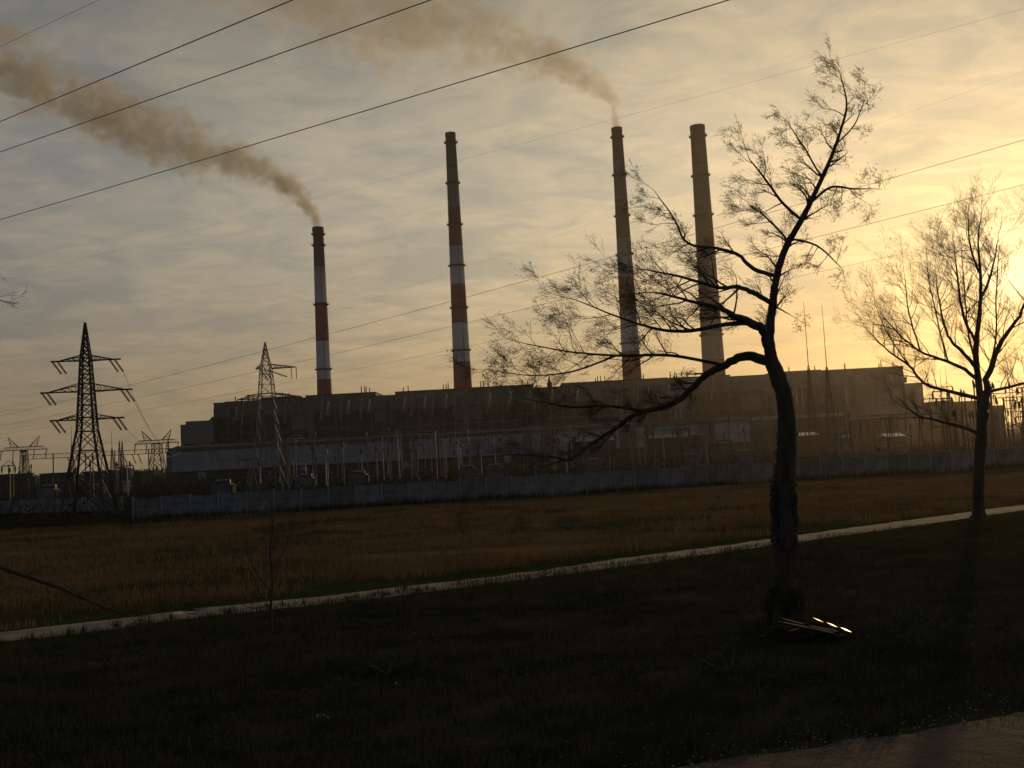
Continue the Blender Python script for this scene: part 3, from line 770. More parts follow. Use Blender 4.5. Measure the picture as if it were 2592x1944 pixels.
for i in range(60):
    px = rr.uniform(1580, 2330); Y = rr.choice([220, 250, 300, 350])
    yt = 1085 - (px - 1500) * .053 + rr.uniform(0, 60)
    t = yard_post(px, yt, Y, rr.choice(['steel', 'dark', 'dark']), rr.choice([0, 0, 1.4, 2.2]))
    tag(t, 'thin dark switchyard post between the near trunk and the right tree', 'post', 'switchyard posts on the right half')
for i in range(48):
    px = rr.uniform(2400, 2640) if i > 10 else rr.uniform(2350, 2470); Y = rr.choice([200, 240, 280])
    yt = 1000 + rr.uniform(-35, 60)
    t = yard_post(px, yt, Y, 'dark', rr.choice([0, 0, 1.6]), .13)
    tag(t, 'thin pole against the bright sky at the right edge, behind the right tree', 'post', 'poles against the sky at the right edge')
for i in range(26):
    px = rr.uniform(-10, 420); Y = rr.choice([230, 270, 320])
    t = yard_post(px, 1175 + rr.uniform(-5, 45), Y, rr.choice(['steel', 'dark']), rr.choice([0, 0, 1.4]))
    tag(t, 'low switchyard post beyond the far wall at the left', 'post', 'low posts around the left pylon')
# yard portals with real beams in the middle and right
def portal(x0, x1, ytop, Y, label, n=3, mt='steel'):
    t = thing('yard_portal', label, 'gantry', (at((x0 + x1) / 2, Y), Y, 0), 'portal frames in the switchyard')
    a, b = at(x0, Y) - t.location.x, at(x1, Y) - t.location.x; H = zat((x0 + x1) / 2, ytop, Y)
    for k in range(n):
        x = a + (b - a) * k / (n - 1)
        MB().tube([(x - .7, 0, 0), (x, 0, H)], .16, 4).build('post', MT[mt], t); MB().tube([(x + .7, 0, 0), (x, 0, H)], .16, 4).build('post', MT[mt], t)
    bb = MB(); nn = int((b - a) / 1.5)
    bb.tube([(a - 1, 0, H), (b + 1, 0, H)], .1, 4); bb.tube([(a - 1, 0, H + 1.1), (b + 1, 0, H + 1.1)], .1, 4)
    for k in range(nn): bb.tube([(a + (b - a) * k / nn, 0, H), (a + (b - a) * (k + 1) / nn, 0, H + 1.1)], .06, 3, False)
    bb.build('beam', MT[mt], t)
    for k in range(n * 2):
        x = a + (b - a) * (k + .5) / (n * 2); insulator(t, (x, 0, H), (x + .5, 0, H - 2.4), .18)
portal(985, 1110, 1092, 290, 'wide lattice portal in front of the pale hall below the second chimney')
portal(730, 860, 1118, 270, 'wide lattice portal in front of the pale hall below the leftmost chimney')
portal(1330, 1480, 1085, 300, 'lattice portal left of the third chimney, seen through the low tree limb')
portal(1640, 1800, 1075, 280, 'lattice portal under the two right chimneys', mt='dark')
portal(2180, 2330, 1060, 260, 'lattice portal right of the twin lightning masts', mt='dark')
portal(2500, 2640, 1005, 240, 'lattice portal in the bright gap right of the right tree trunk', n=4, mt='dark')
portal(2420, 2600, 1045, 300, 'lower lattice portal behind the right tree trunk', n=4, mt='dark')
# transformers low behind the wall
for i, (px, y, Y) in enumerate(((560, 1225, 200), (770, 1212, 230), (905, 1204, 240), (1180, 1190, 235), (1250, 1186, 230), (1750, 1150, 240), (1880, 1140, 240), (120, 1228, 230), (235, 1226, 240), (1500, 1178, 240))):
    lab = ['transformer behind the wall left of the grey pylon foot', 'transformer behind the wall below the shortest chimney', 'transformer behind the wall between the two left chimneys', 'left one of two close transformers behind the wall in mid picture', 'right one of two close transformers behind the wall in mid picture',
           'transformer behind the wall left of the near tree trunk', 'transformer behind the wall touching the near tree trunk', 'transformer left of the big left pylon, beyond the far wall', 'transformer seen between the legs and the tank on the left', 'transformer behind the wall under the drooping tree limb'][i]
    H = max(3.0, zat(px, y, Y)); t = thing('transformer', 'dark finned ' + lab, 'transformer', (at(px, Y), Y, 0), 'transformers behind the wall')
    MB().box((0, 0, H * .4), (4.2, 2.4, H * .8)).build('tank', MT['clad_grey'], t)
    for s in (-1, 1):
        f = MB()
        for k in range(6): f.box((s * (2.3 + .0), -1 + k * .4, H * .38), (.5, .12, H * .6))
        f.build('radiator', MT['dark'], t)
    for k in (-1.2, 0, 1.2): insulator(t, (k, 0, H * .8), (k * 1.25, 0, H * .8 + 1.6), .22, 'bushing')
    MB().tube([(-1.5, 1.0, H * .92), (1.5, 1.0, H * .92)], .42, 8).build('conservator', MT['steel'], t)

# ------------------------------------------------------------------ cables
def cable(A, B, sag, r, label, group, n=40, k=5, bundle=0):
    A, B = Vector(A), Vector(B); m = MB()
    pts = [A.lerp(B, i / n) - Vector((0, 0, 4 * sag * (i / n) * (1 - i / n))) for i in range(n + 1)]
    if bundle:
        o = Vector((0, 0, bundle))
        m.tube([p + o for p in pts], r, k); m.tube([p - o for p in pts], r, k)
    else: m.tube(pts, r, k)
    return tag(m.build('power_cable', MT['cable'], smooth=True), label, 'cable', group)
GC = 'overhead cables across the sky'
def cable_px(x0, y0, Y0, x1, y1, Y1, sag, r, label, ext0=1.15, ext1=1.15, bundle=0, gr=GC):
    A = W(x0, y0, Y0); B = W(x1, y1, Y1); d = B - A
    return cable(A - d * (ext0 - 1), B + d * (ext1 - 1), sag, r, label, gr, bundle=bundle)
cable_px(0, 308, 62, 745, -2, 40, .0, .028, 'topmost of the three bold cables crossing the upper left sky')
cable_px(0, 384, 64, 1100, -5, 38, .05, .026, 'middle of the three bold cables crossing the upper left sky')
cable_px(0, 554, 66, 1850, -5, 36, .12, .024, 'lowest and longest of the three bold cables, passing over the second chimney')
cable_px(0, 118, 80, 260, -5, 70, .0, .014, 'faint thin cable across the extreme top left corner', ext1=1.5)
cable_px(0, 1052, 230, 2592, 338, 110, 1.6, .03, 'faint cable crossing all four chimneys, uppermost of the lower set', ext0=1.02)
cable_px(0, 1078, 240, 2592, 452, 115, 1.6, .027, 'faint cable crossing all four chimneys, second of the lower set', ext0=1.02)
cable_px(0, 1100, 250, 2592, 560, 120, 1.6, .02, 'faint cable crossing all four chimneys, lowest of the lower set', ext0=1.02)
cable_px(1500, 310, 110, 2592, 20, 90, .3, .009, 'very faint cable climbing to the top right corner above the rightmost chimney', ext0=3.2)
cable_px(1500, 560, 120, 2592, 180, 95, .3, .007, 'very faint cable passing behind the top of the near tree', ext0=2.6)
for i, tip in enumerate(tips1):
    if i % 2 == 1:
        cable(tip, W(420 + 8 * i, 1140, 360), 3.0, .03, ['', 'thin downlead from the upper arm of the left pylon to the gantry', '', 'thin downlead from the middle arm of the left pylon to the gantry', '', 'thin downlead from the lower arm of the left pylon to the gantry'][i], 'downleads of the left pylon')

# ------------------------------------------------------------------ trees
def grow(mb, p, d, length, r, lvl, bias, rnd, kids=(5, 4, 3), lb=None, tipsout=None, biasw=.35):
    nseg = 5 if lvl <= 1 else 3
    pts = [p.copy()]; rad_ = [r]; q = p.copy(); dd = d.normalized()
    for i in range(nseg):
        dd = (dd + Vector((rnd.gauss(0, .16), rnd.gauss(0, .16), rnd.gauss(0, .14))) + bias * biasw / nseg).normalized()
        q = q + dd * (length / nseg); pts.append(q.copy()); rad_.append(max(.0024, r * (1 - .8 * (i + 1) / nseg)))
    mb.tube(pts, rad_, 5 if r > .05 else (4 if r > .02 else 3), False)
    if tipsout is not None and lvl >= 2: tipsout.append(q.copy())
    if lvl > len(kids): return
    for k in range(kids[lvl - 1]):
        t = rnd.uniform(.22, .98); idx = min(nseg - 1, int(t * nseg)); f = t * nseg - idx
        s = pts[idx].lerp(pts[idx + 1], f); td_ = (pts[idx + 1] - pts[idx]).normalized()
        ax = Vector((rnd.gauss(0, 1), rnd.gauss(0, 1) * 1.0, rnd.gauss(0, 1))).normalized(); sd_ = td_.cross(ax).normalized()
        nd = (td_ * rnd.uniform(.6, 1.1) + sd_ * rnd.uniform(.5, .95) + bias * biasw).normalized()
        grow(mb, s, nd, length * rnd.uniform(.38, .62), max(.0032, rad_[idx] * .48), lvl + 1, bias, rnd, kids, lb, tipsout, biasw)

def tree(label, Y, base, trunk, limbs, seed, bias, lens, kids=(5, 4, 3), trunk_r=None, biasw=.35, group=None, cat='tree', spacing=.55, name='bare_tree', r1=.028, toplen=.8):
    """trunk and limbs: lists of (x, y, radius, depth offset) in the photograph, turned into metres at distance Y"""
    rnd = random.Random(seed); t = thing(name, label, cat, base, group); org = Vector(base)
    def conv(pl): return [W(x, y, Y + dy) - org for x, y, r, dy in pl], [r for x, y, r, dy in pl]
    P_, R_ = conv(trunk); P_ = [Vector((0, 0, -.15))] + P_; R_ = [R_[0] * 1.25] + R_
    def res(P0, R0, n=4, wob=.0):
        S = smooth_line(P0, n); Rr = list(np.interp(np.linspace(0, len(R0) - 1, len(S)), range(len(R0)), R0))
        S = [s + Vector((rnd.gauss(0, 1), rnd.gauss(0, 1), 0)) * wob * r for s, r in zip(S, Rr)]; return S, Rr
    S, Rr = res(P_, R_, 7, .05)
    tm = MB().tube(S, Rr, 20)
    for i_, v in enumerate(tm.v):
        c = S[min(len(S) - 1, i_ // 20)]; o_ = Vector(v) - c; a_ = i_ % 20
        f_ = 1 + .16 * mnoise.noise((math.cos(a_ * PI / 10) * 2.2, math.sin(a_ * PI / 10) * 2.2, c.z * .9 + seed)) + .10 * mnoise.noise((a_ * 1.7, c.z * 3, seed)) + (.25 * max(0, 1 - c.z / .6) * (1 + math.sin(a_ * 1.6)))
        tm.v[i_] = (c + o_ * f_)[:]
    tm.build('trunk', MT['bark'], t, smooth=True)
    crown = MB(); tips = []
    def dress(S, Rr, lim_l, start=0.0, end_grow=True):
        acc = 0.0; tot = sum((b - a).length for a, b in zip(S, S[1:])); run = 0
        for i in range(len(S) - 1):
            seg = (S[i + 1] - S[i]); run += seg.length
            if run / tot < start: continue
            acc += seg.length
            while acc > spacing:
                acc -= spacing; f = rnd.random(); s = S[i].lerp(S[i + 1], f); td_ = seg.normalized()
                ax = Vector((rnd.gauss(0, .7), rnd.gauss(0, 1), rnd.gauss(0, .7))).normalized(); sd_ = td_.cross(ax).normalized()
                nd = (td_ * rnd.uniform(.2, .8) + sd_ * rnd.uniform(.5, 1) + bias * biasw).normalized()
                grow(crown, s, nd, lim_l * rnd.uniform(.6, 1.15), min(r1, Rr[i] * .55), 1, bias, rnd, kids, None, tips, biasw)
        if end_grow: grow(crown, S[-1], (S[-1] - S[-2]).normalized(), lim_l, Rr[-1], 1, bias, rnd, kids, None, tips, biasw)
    dress(S, Rr, lens * toplen, .50)
    for lm in limbs:
        l_len = lens
        if isinstance(lm, tuple): lm, l_len = lm
        P2, R2 = conv(lm); S2, Rr2 = res(P2, R2, 5, .30)
        MB().tube(S2, Rr2, 8).build('limb', MT['bark'], t, smooth=True); dress(S2, Rr2, l_len, .25)
    crown.build('crown', MT['twig'], t, smooth=False)
    return t, tips, org, S

YT = 28.0
gb = G(1985, 1560); gb = Vector((W(1985, 1560, YT).x, YT, gh(W(1985, 1560, YT).x, YT)))
trunk = [(1987, 1440, .34, 0), (1984, 1330, .33, 0), (1985, 1220, .30, 0), (1992, 1100, .26, 0), (1984, 1000, .22, 0), (1958, 930, .20, 0), (1948, 880, .16, 0), (1950, 820, .125, 0), (1957, 760, .105, .1), (1966, 700, .10, .2),
         (1990, 625, .09, .3), (2030, 555, .085, .3), (2062, 490, .07, .4), (2095, 420, .055, .4), (2127, 333, .04, .3), (2143, 263, .025, .2), (2127, 190, .012, .1)]
limbs = [
    ([(1952, 885, .13, 0), (1932, 840, .13, -.2), (1900, 815, .12, -.4), (1859, 800, .09, -.7), (1820, 780, .06, -1.0), (1740, 760, .04, -1.4), (1660, 740, .02, -1.8)], 1.35),
    ([(1900, 815, .07, -.4), (1830, 822, .06, -.6), (1741, 838, .05, -.9), (1660, 832, .04, -1.1), (1560, 800, .025, -1.4), (1460, 760, .012, -1.6)], 1.25),
    ([(1955, 925, .15, 0), (1912, 903, .15, .2), (1871, 905, .13, .4), (1835, 925, .115, .6), (1790, 946, .10, .8), (1749, 986, .09, 1.0), (1700, 1023, .085, 1.1), (1607, 1050, .075, 1.3), (1558, 1085, .065, 1.4), (1501, 1120, .055, 1.4), (1444, 1163, .045, 1.4), (1395, 1156, .03, 1.4), (1281, 1149, .012, 1.5)], .8),
    ([(1640, 1042, .05, 1.2), (1534, 1027, .04, 1.4), (1444, 1030, .03, 1.6), (1322, 1008, .012, 1.8)], .8),
    ([(1835, 925, .05, .6), (1700, 900, .045, .6), (1560, 900, .035, .8), (1440, 890, .025, 1.0), (1330, 870, .012, 1.2)], 1.15),
    ([(1560, 900, .03, .8), (1450, 940, .025, 1.0), (1340, 950, .015, 1.2), (1230, 935, .008, 1.3)], .9),
    ([(1955, 770, .07, 0), (1916, 746, .07, -.3), (1867, 726, .06, -.6), (1822, 728, .05, -.9), (1720, 700, .035, -1.3), (1620, 680, .012, -1.6)], 1.25),
    ([(1966, 700, .06, .2), (1908, 681, .06, .5), (1867, 645, .05, .8), (1814, 628, .045, 1.0), (1740, 615, .035, 1.2), (1704, 550, .025, 1.3), (1665, 495, .012, 1.3)], .95),
    ([(2029, 556, .045, .3), (1986, 518, .04, 0), (1932, 447, .03, -.3), (1895, 400, .012, -.5)], .95),
    ([(1995, 610, .035, .3), (1950, 560, .03, .6), (1900, 520, .012, .9)], .85),
    ([(2045, 520, .04, .3), (2100, 475, .035, 0), (2160, 478, .025, -.4), (2205, 478, .01, -.7)], .8),
    ([(2002, 605, .035, .3), (2067, 621, .03, .5), (2127, 675, .012, .8)], .7),
    ([(1955, 770, .03, 0), (1997, 795, .012, -.2)], .5),
    ([(2080, 450, .03, .4), (2040, 380, .025, .5), (2000, 320, .01, .7)], .75),
    ([(2110, 370, .025, .4), (2160, 320, .02, .2), (2190, 250, .008, 0)], .65),
]
bias = Vector((-.75, .1, .42))
tr, tips, org, S = tree('large bare near tree with ivied trunk and long drooping limb before the right chimneys', YT, gb, trunk, limbs, 5, bias, 1.1, kids=(6, 5, 4), biasw=.28, spacing=.24, r1=.034)
rnd = random.Random(3)
lf = MB()
for p in tips:
    if rnd.random() < .12:
        for _ in range(rnd.randint(1, 4)): lf.leaf(p + Vector((rnd.gauss(0, .09), rnd.gauss(0, .09), rnd.gauss(0, .07))), rnd.uniform(.015, .035), rnd)
tag(lf.build('withered_leaves', MT['leaf'], tr), 'last withered leaves among the twigs', kind='stuff')
iv = MB()
for _ in range(9000):
    z = rnd.random() ** 1.1 * 5.6; i = 0
    while i < len(S) - 2 and S[i + 1].z < z: i += 1
    c = S[i].lerp(S[i + 1], min(1, max(0, (z - S[i].z) / max(.01, S[i + 1].z - S[i].z))))
    a = rnd.uniform(0, 2 * PI); rr_ = (.34 + .14 * mnoise.noise((z * .9, a, 0)) + (.18 if z < 1.0 else 0)) * rnd.uniform(.75, 1.12) * (1.0 if z < 3.5 else max(.55, 1 - (z - 3.5) * .22)); 
    if z > 3.2 and rnd.random() < (z - 3.2) / 2.4: continue
    rr_ *= .93
    iv.leaf((c.x + math.cos(a) * rr_, c.y + math.sin(a) * rr_, z), rnd.uniform(.03, .07), rnd)
tag(iv.build('ivy', MT['ivy'], tr), 'ivy wrapped round the lower trunk', kind='stuff')

# right tree
YR = 56.0
rb_ = Vector((W(2478, 1312, YR).x, YR, 0))
trunk = [(2478, 1312, .33, 0), (2477, 1250, .30, 0), (2480, 1150, .29, 0), (2486, 1070, .29, 0), (2482, 1010, .20, 0), (2474, 940, .17, 0), (2470, 880, .15, 0), (2480, 790, .11, 0), (2482, 700, .08, 0), (2476, 610, .045, 0), (2484, 545, .015, 0)]
limbs = [
    ([(2490, 1060, .24, 0), (2496, 1000, .20, 0), (2500, 960, .17, .2), (2520, 900, .15, .4), (2545, 850, .12, .6), (2580, 800, .09, .8), (2610, 720, .03, 1)], 2.4),
    ([(2474, 930, .12, 0), (2462, 920, .12, .2), (2430, 885, .10, .4), (2400, 850, .07, .8), (2380, 780, .05, 1), (2370, 700, .02, 1)], 2.3),
    ([(2477, 965, .11, 0), (2440, 935, .10, -.3), (2390, 912, .08, -.7), (2330, 890, .06, -1.1), (2280, 850, .045, -1.4), (2235, 800, .02, -1.6)], 2.2),
    ([(2482, 1010, .12, 0), (2440, 1000, .11, .3), (2380, 985, .09, .8), (2340, 970, .08, 1.2), (2300, 925, .065, 1.5), (2250, 890, .045, 1.8), (2190, 830, .02, 2.1)], 1.9),
    ([(2484, 1100, .11, 0), (2440, 1082, .10, -.5), (2380, 1066, .07, -1.0), (2320, 1050, .05, -1.5), (2280, 1010, .02, -1.9)], 1.6),
    ([(2498, 992, .10, 0), (2545, 982, .08, .5), (2592, 970, .07, 1), (2640, 960, .03, 1.5)], 1.9),
    ([(2470, 870, .09, 0), (2440, 800, .08, .4), (2425, 720, .06, .8), (2415, 620, .02, 1.0)], 2.2),
    ([(2482, 760, .08, 0), (2510, 690, .06, .4), (2525, 610, .02, .8)], 2.0),
    ([(2478, 690, .07, 0), (2455, 620, .05, -.4), (2450, 550, .02, -.6)], 1.8),
    ([(2330, 890, .05, -1.1), (2300, 790, .04, -1.3), (2290, 700, .015, -1.5)], 2.0),
    ([(2400, 915, .05, -.7), (2375, 820, .04, -.9), (2350, 700, .025, -1), (2345, 620, .01, -1)], 1.8),
    ([(2474, 935, .07, 0), (2452, 850, .05, -.3), (2442, 740, .035, -.5), (2432, 610, .012, -.7)], 1.8),
    ([(2505, 950, .07, .2), (2520, 850, .05, 0), (2522, 740, .035, -.2), (2530, 620, .012, -.3)], 1.8),
    ([(2300, 925, .04, 1.5), (2250, 850, .03, 1.5), (2215, 770, .012, 1.5)], 1.7),
]
tree('bare spreading tree at the right edge, low sun shining through its twigs', YR, rb_, trunk, limbs, 9, Vector((-.35, 0, .75)), 2.2, kids=(6, 5, 3), biasw=.35, spacing=.31, r1=.030)

# tree just off the left edge whose twigs hang into view
YL = 20.0
lb_ = Vector((W(-330, 1750, YL).x, YL, 0)); 
trunk = [(-330, 1700, .26, 0), (-325, 1400, .22, 0), (-300, 1100, .18, 0), (-290, 850, .14, 0), (-300, 650, .10, 0), (-320, 450, .04, 0)]
limbs = [([(-290, 850, .08, 0), (-200, 780, .06, 0), (-110, 750, .035, .2), (-40, 752, .015, .2)], .75),
         ([(-295, 700, .07, 0), (-180, 620, .05, 0), (-120, 585, .02, 0)], .55),
         ([(-292, 900, .07, 0), (-200, 880, .05, -.3), (-110, 862, .02, -.3)], .6),
         ([(-320, 1350, .10, 0), (-150, 1370, .07, 0), (0, 1435, .045, 0), (130, 1480, .035, 0), (250, 1530, .025, 0), (330, 1560, .012, 0)], .5)]
tree('bare tree off the left edge reaching in with thin twigs and one low limb', YL, lb_, trunk, limbs, 21, Vector((.7, 0, -.15)), .7, kids=(4, 3, 2), biasw=.4, spacing=.6)

# dim sapling in front of the path, and low bushes
YS = 31.0
sb = Vector((W(685, 1575, YS).x, YS, 0)); sb.z = gh(sb.x, sb.y)
trunk = [(685, 1540, .045, 0), (690, 1480, .04, 0), (684, 1400, .03, 0), (690, 1330, .02, 0), (684, 1270, .008, 0)]
limbs = [([(688, 1500, .025, 0), (650, 1450, .02, 0), (625, 1400, .008, 0)], .5), ([(686, 1440, .02, 0), (720, 1390, .018, 0), (740, 1330, .008, 0)], .5), ([(687, 1530, .02, 0), (640, 1540, .015, 0), (590, 1520, .007, 0)], .45)]
tree('slender dark sapling standing beside the path at lower left', YS, sb, trunk, limbs, 31, Vector((0, 0, .5)), .45, kids=(4, 3, 2), biasw=.3, spacing=.16, name='sapling', r1=.012)

def bush(px, py, r, h, label, n=1100, mt='bush', name='bush', seed=1):
    b = G(px, py); rnd = random.Random(seed); t = thing(name, label, 'bush', (b.x, b.y, gh(b.x, b.y)), 'low dark bushes')
    st = MB()
    for k in range(9):
        a = rnd.uniform(0, 2 * PI); st.tube([(0, 0, 0), (math.cos(a) * r * .4, math.sin(a) * r * .4, h * .5), (math.cos(a) * r * .8, math.sin(a) * r * .8, h * rnd.uniform(.7, .95))], [.025, .015, .005], 4)
    st.build('stem', MT['twig'], t); l = MB()
    for _ in range(n):
        a = rnd.uniform(0, 2 * PI); u = rnd.random() ** .5; z = rnd.random(); k = math.sin(PI * min(1, z * .8 + .18)) ** .6
        rr_ = r * u * k * (1 + .9 * mnoise.noise((a * 1.3, z * 3, seed)))
        l.leaf((rr_ * math.cos(a), rr_ * math.sin(a), z * h * (1 + .8 * mnoise.noise((a * 1.5, seed, 3)))), rnd.uniform(.02, .05) * (r ** .5), rnd)
    tag(l.build('foliage', MT[mt], t), 'dense dark leaves', kind='stuff')
bush(1172, 1352, .95, 1.5, 'dark bush in the brown field below the second chimney', seed=2)
bush(1322, 1344, .75, .9, 'small dark bush in the field, left one of a pair near mid picture', seed=3)
bush(1440, 1340, 1.3, .8, 'low wide bush in the field, right one of a pair near mid picture', seed=4)
bush(1850, 1700, .9, .5, 'low scrub on the dark slope left of the heap of boards', seed=6, n=500)
bush(2330, 1640, 1.4, .9, 'broad dark scrub at right below the right tree', seed=7, n=1800)
bush(980, 1690, .8, .45, 'low dark scrub in the foreground below the middle of the path', seed=8, n=500)

# heap of boards with bright metal strips at the foot of the near tree
hb_ = G(2035, 1618); hb_.z = gh(hb_.x, hb_.y)
t = thing('board_heap', 'low heap of dark boards with three gleaming strips under the near tree', 'heap', hb_)
pks = [MB().box((0, 0, 0), (l_, .2, .045)).mesh('board', MT['plank']) for l_ in (.7, 1.0, 1.35)]
for k in range(16):
    o = ob('board', rnd.choice(pks), t, (rnd.uniform(-.75, .75), rnd.uniform(-.5, .5), .08 + .34 * (1 - k / 16) * (1 if k % 3 else .5)))
    o.rotation_euler = (rnd.uniform(-.2, .2), rnd.uniform(-.25, .35), rnd.uniform(-.7, .5) if k % 4 else rnd.uniform(0, PI))
sk = MB().box((0, 0, 0), (.17, .30, .01)).mesh('metal_strip', MT['strip'])
for k in range(3):
    o = ob('metal_strip', sk, t, (.30 + .32 * k, -.30 - .05 * k, .56 - .13 * k)); o.rotation_euler = (.06 + .01 * k, .40 - .01 * k, .1)
def stone(px, py, s, label, seed):
    b = G(px, py); m = MB(); r_ = random.Random(seed)
    m.lathe([(.02, -.1), (s * .9, 0), (s, s * .3), (s * .6, s * .62), (.02, s * .7)], 9)
    m.v = [(x * r_.uniform(.8, 1.3), y * r_.uniform(.8, 1.1), z) for x, y, z in m.v]
    o = m.build('stone', MT['stone'], None, loc=(b.x, b.y, gh(b.x, b.y))); tag(o, label, 'stone', 'stones in the dark grass')
stone(812, 1800, .17, 'pale rounded stone alone in the dark grass at lower left of centre', 1)
stone(1000, 1712, .08, 'small pale stone in the grass, beside the low dark scrub', 2)
stone(2000, 1596, .16, 'pale stone at the foot of the board heap', 3)

# ------------------------------------------------------------------ far wood on the horizon
fw = MB(); r_ = random.Random(17)
for i in range(26000):
    a = r_.uniform(-.62, .62); dd = r_.uniform(1300, 1700); x = math.tan(a) * dd
    z = r_.random() * (11 + 6 * mnoise.noise((x * .006, 2, 0)) + 4 * mnoise.noise((x * .03, 7, 0)))
    fw.leaf((x, dd, z), r_.uniform(1.2, 3.4), r_)
tag(fw.build('far_wood', MT['farwood']), 'dim belt of distant trees along the horizon', 'wood', kind='stuff')
for i, (px, y, w, Y, lab) in enumerate(((40, 1214, 60, 600, 'low grey building at the far left horizon'), (150, 1211, 70, 620, 'low pale building behind the big left pylon'), (255, 1207, 60, 610, 'low building left of the round tank'), (350, 1212, 40, 520, 'small building between the round tank and the turbine hall'))):
    t = thing('far_building', lab, 'building', (at(px, Y), Y, 0), 'low buildings on the left horizon'); hw = w / 2 * Y / F; H = max(5, zat(px, y, Y) + 3)
    MB().box((0, 0, H / 2), (2 * hw, 14, H)).build('wall', MT['clad_dark'], t); MB().box((0, 0, H + .3), (2 * hw + 1, 15, .6)).build('roof', MT['roofing'], t)
    me = MB().box((0, -7.05, H * .55), (2.2, .1, 1.8)).mesh('window', MT['glass'])
    for k in range(int(hw / 2)): ob('window', me, t, (-hw + 2 + k * 4, 0, 0))

# ------------------------------------------------------------------ smoke (volume grids)
def smoke(label, line, Y, dens, seed, vox=1.5, ydrift=0.0, col=(.90, .84, .66), top_r=4.0):
    pts = [W(x, y, Y + ydrift * i) for i, (x, y, w) in enumerate(line)]; rads = [w * 1.16 * Y / F for x, y, w in line]
    S = smooth_line(pts, 8); Rr = list(np.interp(np.linspace(0, len(rads) - 1, len(S)), range(len(rads)), rads))
    # hull mesh of points carries the radius
    me = bpy.data.meshes.new('smoke'); me.from_pydata([s[:] for s in S], [(i, i + 1) for i in range(len(S) - 1)], [])
    at_ = me.attributes.new('rad', 'FLOAT', 'POINT'); at_.data.foreach_set('value', Rr)
    at2 = me.attributes.new('along', 'FLOAT', 'POINT'); at2.data.foreach_set('value', [i / (len(S) - 1) for i in range(len(S))])
    o = ob('smoke', me); tag(o, label, 'smoke', 'smoke from the chimneys', 'stuff')
    lo = [min(s[k] - r * 1.5 for s, r in zip(S, Rr)) for k in range(3)]; hi = [max(s[k] + r * 1.5 for s, r in zip(S, Rr)) for k in range(3)]
    lo[2] = max(lo[2], pts[0].z - .5)
    ng = bpy.data.node_groups.new('smoke_volume', 'GeometryNodeTree')
    ng.interface.new_socket('Geometry', in_out='INPUT', socket_type='NodeSocketGeometry'); ng.interface.new_socket('Geometry', in_out='OUTPUT', socket_type='NodeSocketGeometry')
    n = ng.nodes; l = ng.links
    gi = n.new('NodeGroupInput'); go = n.new('NodeGroupOutput')
    vc = n.new('GeometryNodeVolumeCube'); vc.inputs['Min'].default_value = lo; vc.inputs['Max'].default_value = hi
    for k, ax in enumerate('XYZ'): vc.inputs['Resolution ' + ax].default_value = max(8, int((hi[k] - lo[k]) / vox))
    ps = n.new('GeometryNodeInputPosition')
    def nz(scale, det, seed_off, dist=0.0, vec=None):
        ad = n.new('ShaderNodeVectorMath'); ad.operation = 'ADD'; l.new(vec or ps.outputs[0], ad.inputs[0]); ad.inputs[1].default_value = (seed_off, seed * 3.1, 0)
        t_ = n.new('ShaderNodeTexNoise'); t_.inputs['Scale'].default_value = scale; t_.inputs['Detail'].default_value = det; t_.inputs['Distortion'].default_value = dist
        l.new(ad.outputs[0], t_.inputs['Vector']); return t_
    def mth(op, a, b=None, clamp=False):
        m_ = n.new('ShaderNodeMath'); m_.operation = op; m_.use_clamp = clamp
        for i, v in enumerate((a, b)):
            if v is None: continue
            if isinstance(v, (int, float)): m_.inputs[i].default_value = v
            else: l.new(v, m_.inputs[i])
        return m_.outputs[0]
    sn = n.new('GeometryNodeSampleNearest'); sn.domain = 'POINT'; l.new(gi.outputs[0], sn.inputs['Geometry']); l.new(ps.outputs[0], sn.inputs['Sample Position'])
    def samp(name, typ='FLOAT'):
        na_ = n.new('GeometryNodeInputNamedAttribute'); na_.data_type = typ; na_.inputs[0].default_value = name
        si = n.new('GeometryNodeSampleIndex'); si.data_type = typ; si.domain = 'POINT'; l.new(gi.outputs[0], si.inputs['Geometry'])
        l.new(na_.outputs[0], si.inputs['Value']); l.new(sn.outputs[0], si.inputs['Index']); return si.outputs[0]
    rad_ = samp('rad'); al = samp('along')
    px_ = n.new('GeometryNodeProximity'); px_.target_element = 'EDGES'; l.new(gi.outputs[0], px_.inputs[0]); l.new(ps.outputs[0], px_.inputs['Sample Position'] if 'Sample Position' in px_.inputs else px_.inputs['Source Position'])
    d_ = mth('DIVIDE', px_.outputs['Distance'], rad_)
    big = nz(.030, 3, 0, .4).outputs[0]; mid = nz(.085, 4, 50, .6).outputs[0]; fine = nz(.25, 3, 90, .3).outputs[0]
    # billows: coarse ones far along the plume, fine ones near the mouth
    t1 = mth('MULTIPLY', mth('SUBTRACT', big, .5), mth('MULTIPLY', al, 3.6))
    t2 = mth('MULTIPLY', mth('SUBTRACT', mid, .5), mth('ADD', mth('MULTIPLY', al, 2.2), 2.0))
    t3 = mth('MULTIPLY', mth('SUBTRACT', fine, .5), 1.5)
    v_ = mth('ADD', mth('ADD', mth('SUBTRACT', 0.92, d_), t1), mth('ADD', t2, t3))
    v_ = mth('MULTIPLY', v_, 1.9, True); v_ = mth('POWER', v_, 1.2)
    thin = mth('DIVIDE', dens, mth('POWER', rad_, 1.0)); v_ = mth('MULTIPLY', v_, thin)
    l.new(v_, vc.inputs['Density'])
    sm = n.new('GeometryNodeSetMaterial'); l.new(vc.outputs[0], sm.inputs[0])
    m_ = bpy.data.materials.new('brown_smoke'); m_.use_nodes = True; mt = m_.node_tree; mt.nodes.clear()
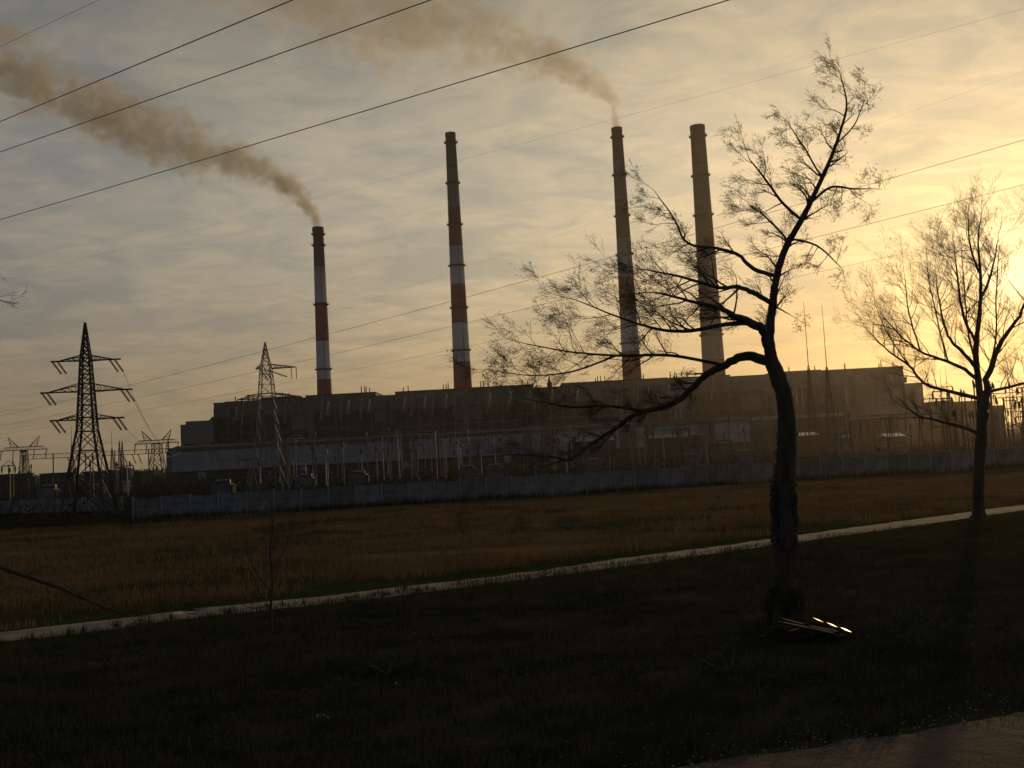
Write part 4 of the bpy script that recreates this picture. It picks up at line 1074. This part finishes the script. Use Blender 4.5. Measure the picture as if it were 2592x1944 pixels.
    pv = mt.nodes.new('ShaderNodeVolumePrincipled'); pv.inputs['Color'].default_value = (*col, 1); pv.inputs['Density'].default_value = 1.0; pv.inputs['Anisotropy'].default_value = .5
    mo = mt.nodes.new('ShaderNodeOutputMaterial'); mt.links.new(pv.outputs[0], mo.inputs['Volume'])
    sm.inputs['Material'].default_value = m_; l.new(sm.outputs[0], go.inputs[0])
    md = o.modifiers.new('volume', 'NODES'); md.node_group = ng
    me.materials.append(m_)
    return o
smoke('brown smoke trailing up and left from the leftmost chimney', [(805, 578, 11), (800, 560, 12), (786, 530, 17), (752, 490, 27), (700, 455, 35), (610, 415, 45), (500, 380, 58), (390, 335, 66), (270, 290, 66), (160, 240, 64), (40, 190, 70), (-120, 120, 80), (-300, 50, 90)], 780, 1.15, 1, ydrift=-3)
smoke('pale tan smoke drifting up and left from the third chimney', [(1561, 326, 10), (1558, 300, 12), (1548, 262, 19), (1515, 222, 32), (1460, 185, 42), (1390, 150, 52), (1290, 105, 70), (1160, 65, 95), (1010, 40, 105), (860, 10, 110), (720, -60, 115), (560, -140, 120)], 800, .72, 2, ydrift=-3, col=(.89, .83, .68))

# ------------------------------------------------------------------ haze
hz = MB().box((0, 1900, 218), (15200, 11000, 440)); hzo = hz.build('haze', MT['steel'])
hm = bpy.data.materials.new('evening_haze'); hm.use_nodes = True; t = hm.node_tree; t.nodes.clear()
pv = t.nodes.new('ShaderNodeVolumePrincipled'); pv.inputs['Color'].default_value = (.95, .88, .78, 1); pv.inputs['Density'].default_value = .00008; pv.inputs['Anisotropy'].default_value = .78
mo = t.nodes.new('ShaderNodeOutputMaterial'); t.links.new(pv.outputs[0], mo.inputs['Volume'])
hzo.data.materials.clear(); hzo.data.materials.append(hm); tag(hzo, 'thin evening haze over the plain', kind='stuff')

print('TRIS', sum(len(p.data.loops) - 2 * len(p.data.polygons) for p in bpy.data.objects if p.type == 'MESH'), {o.name: len(o.data.polygons) for o in bpy.data.objects if o.name.startswith('crown')})
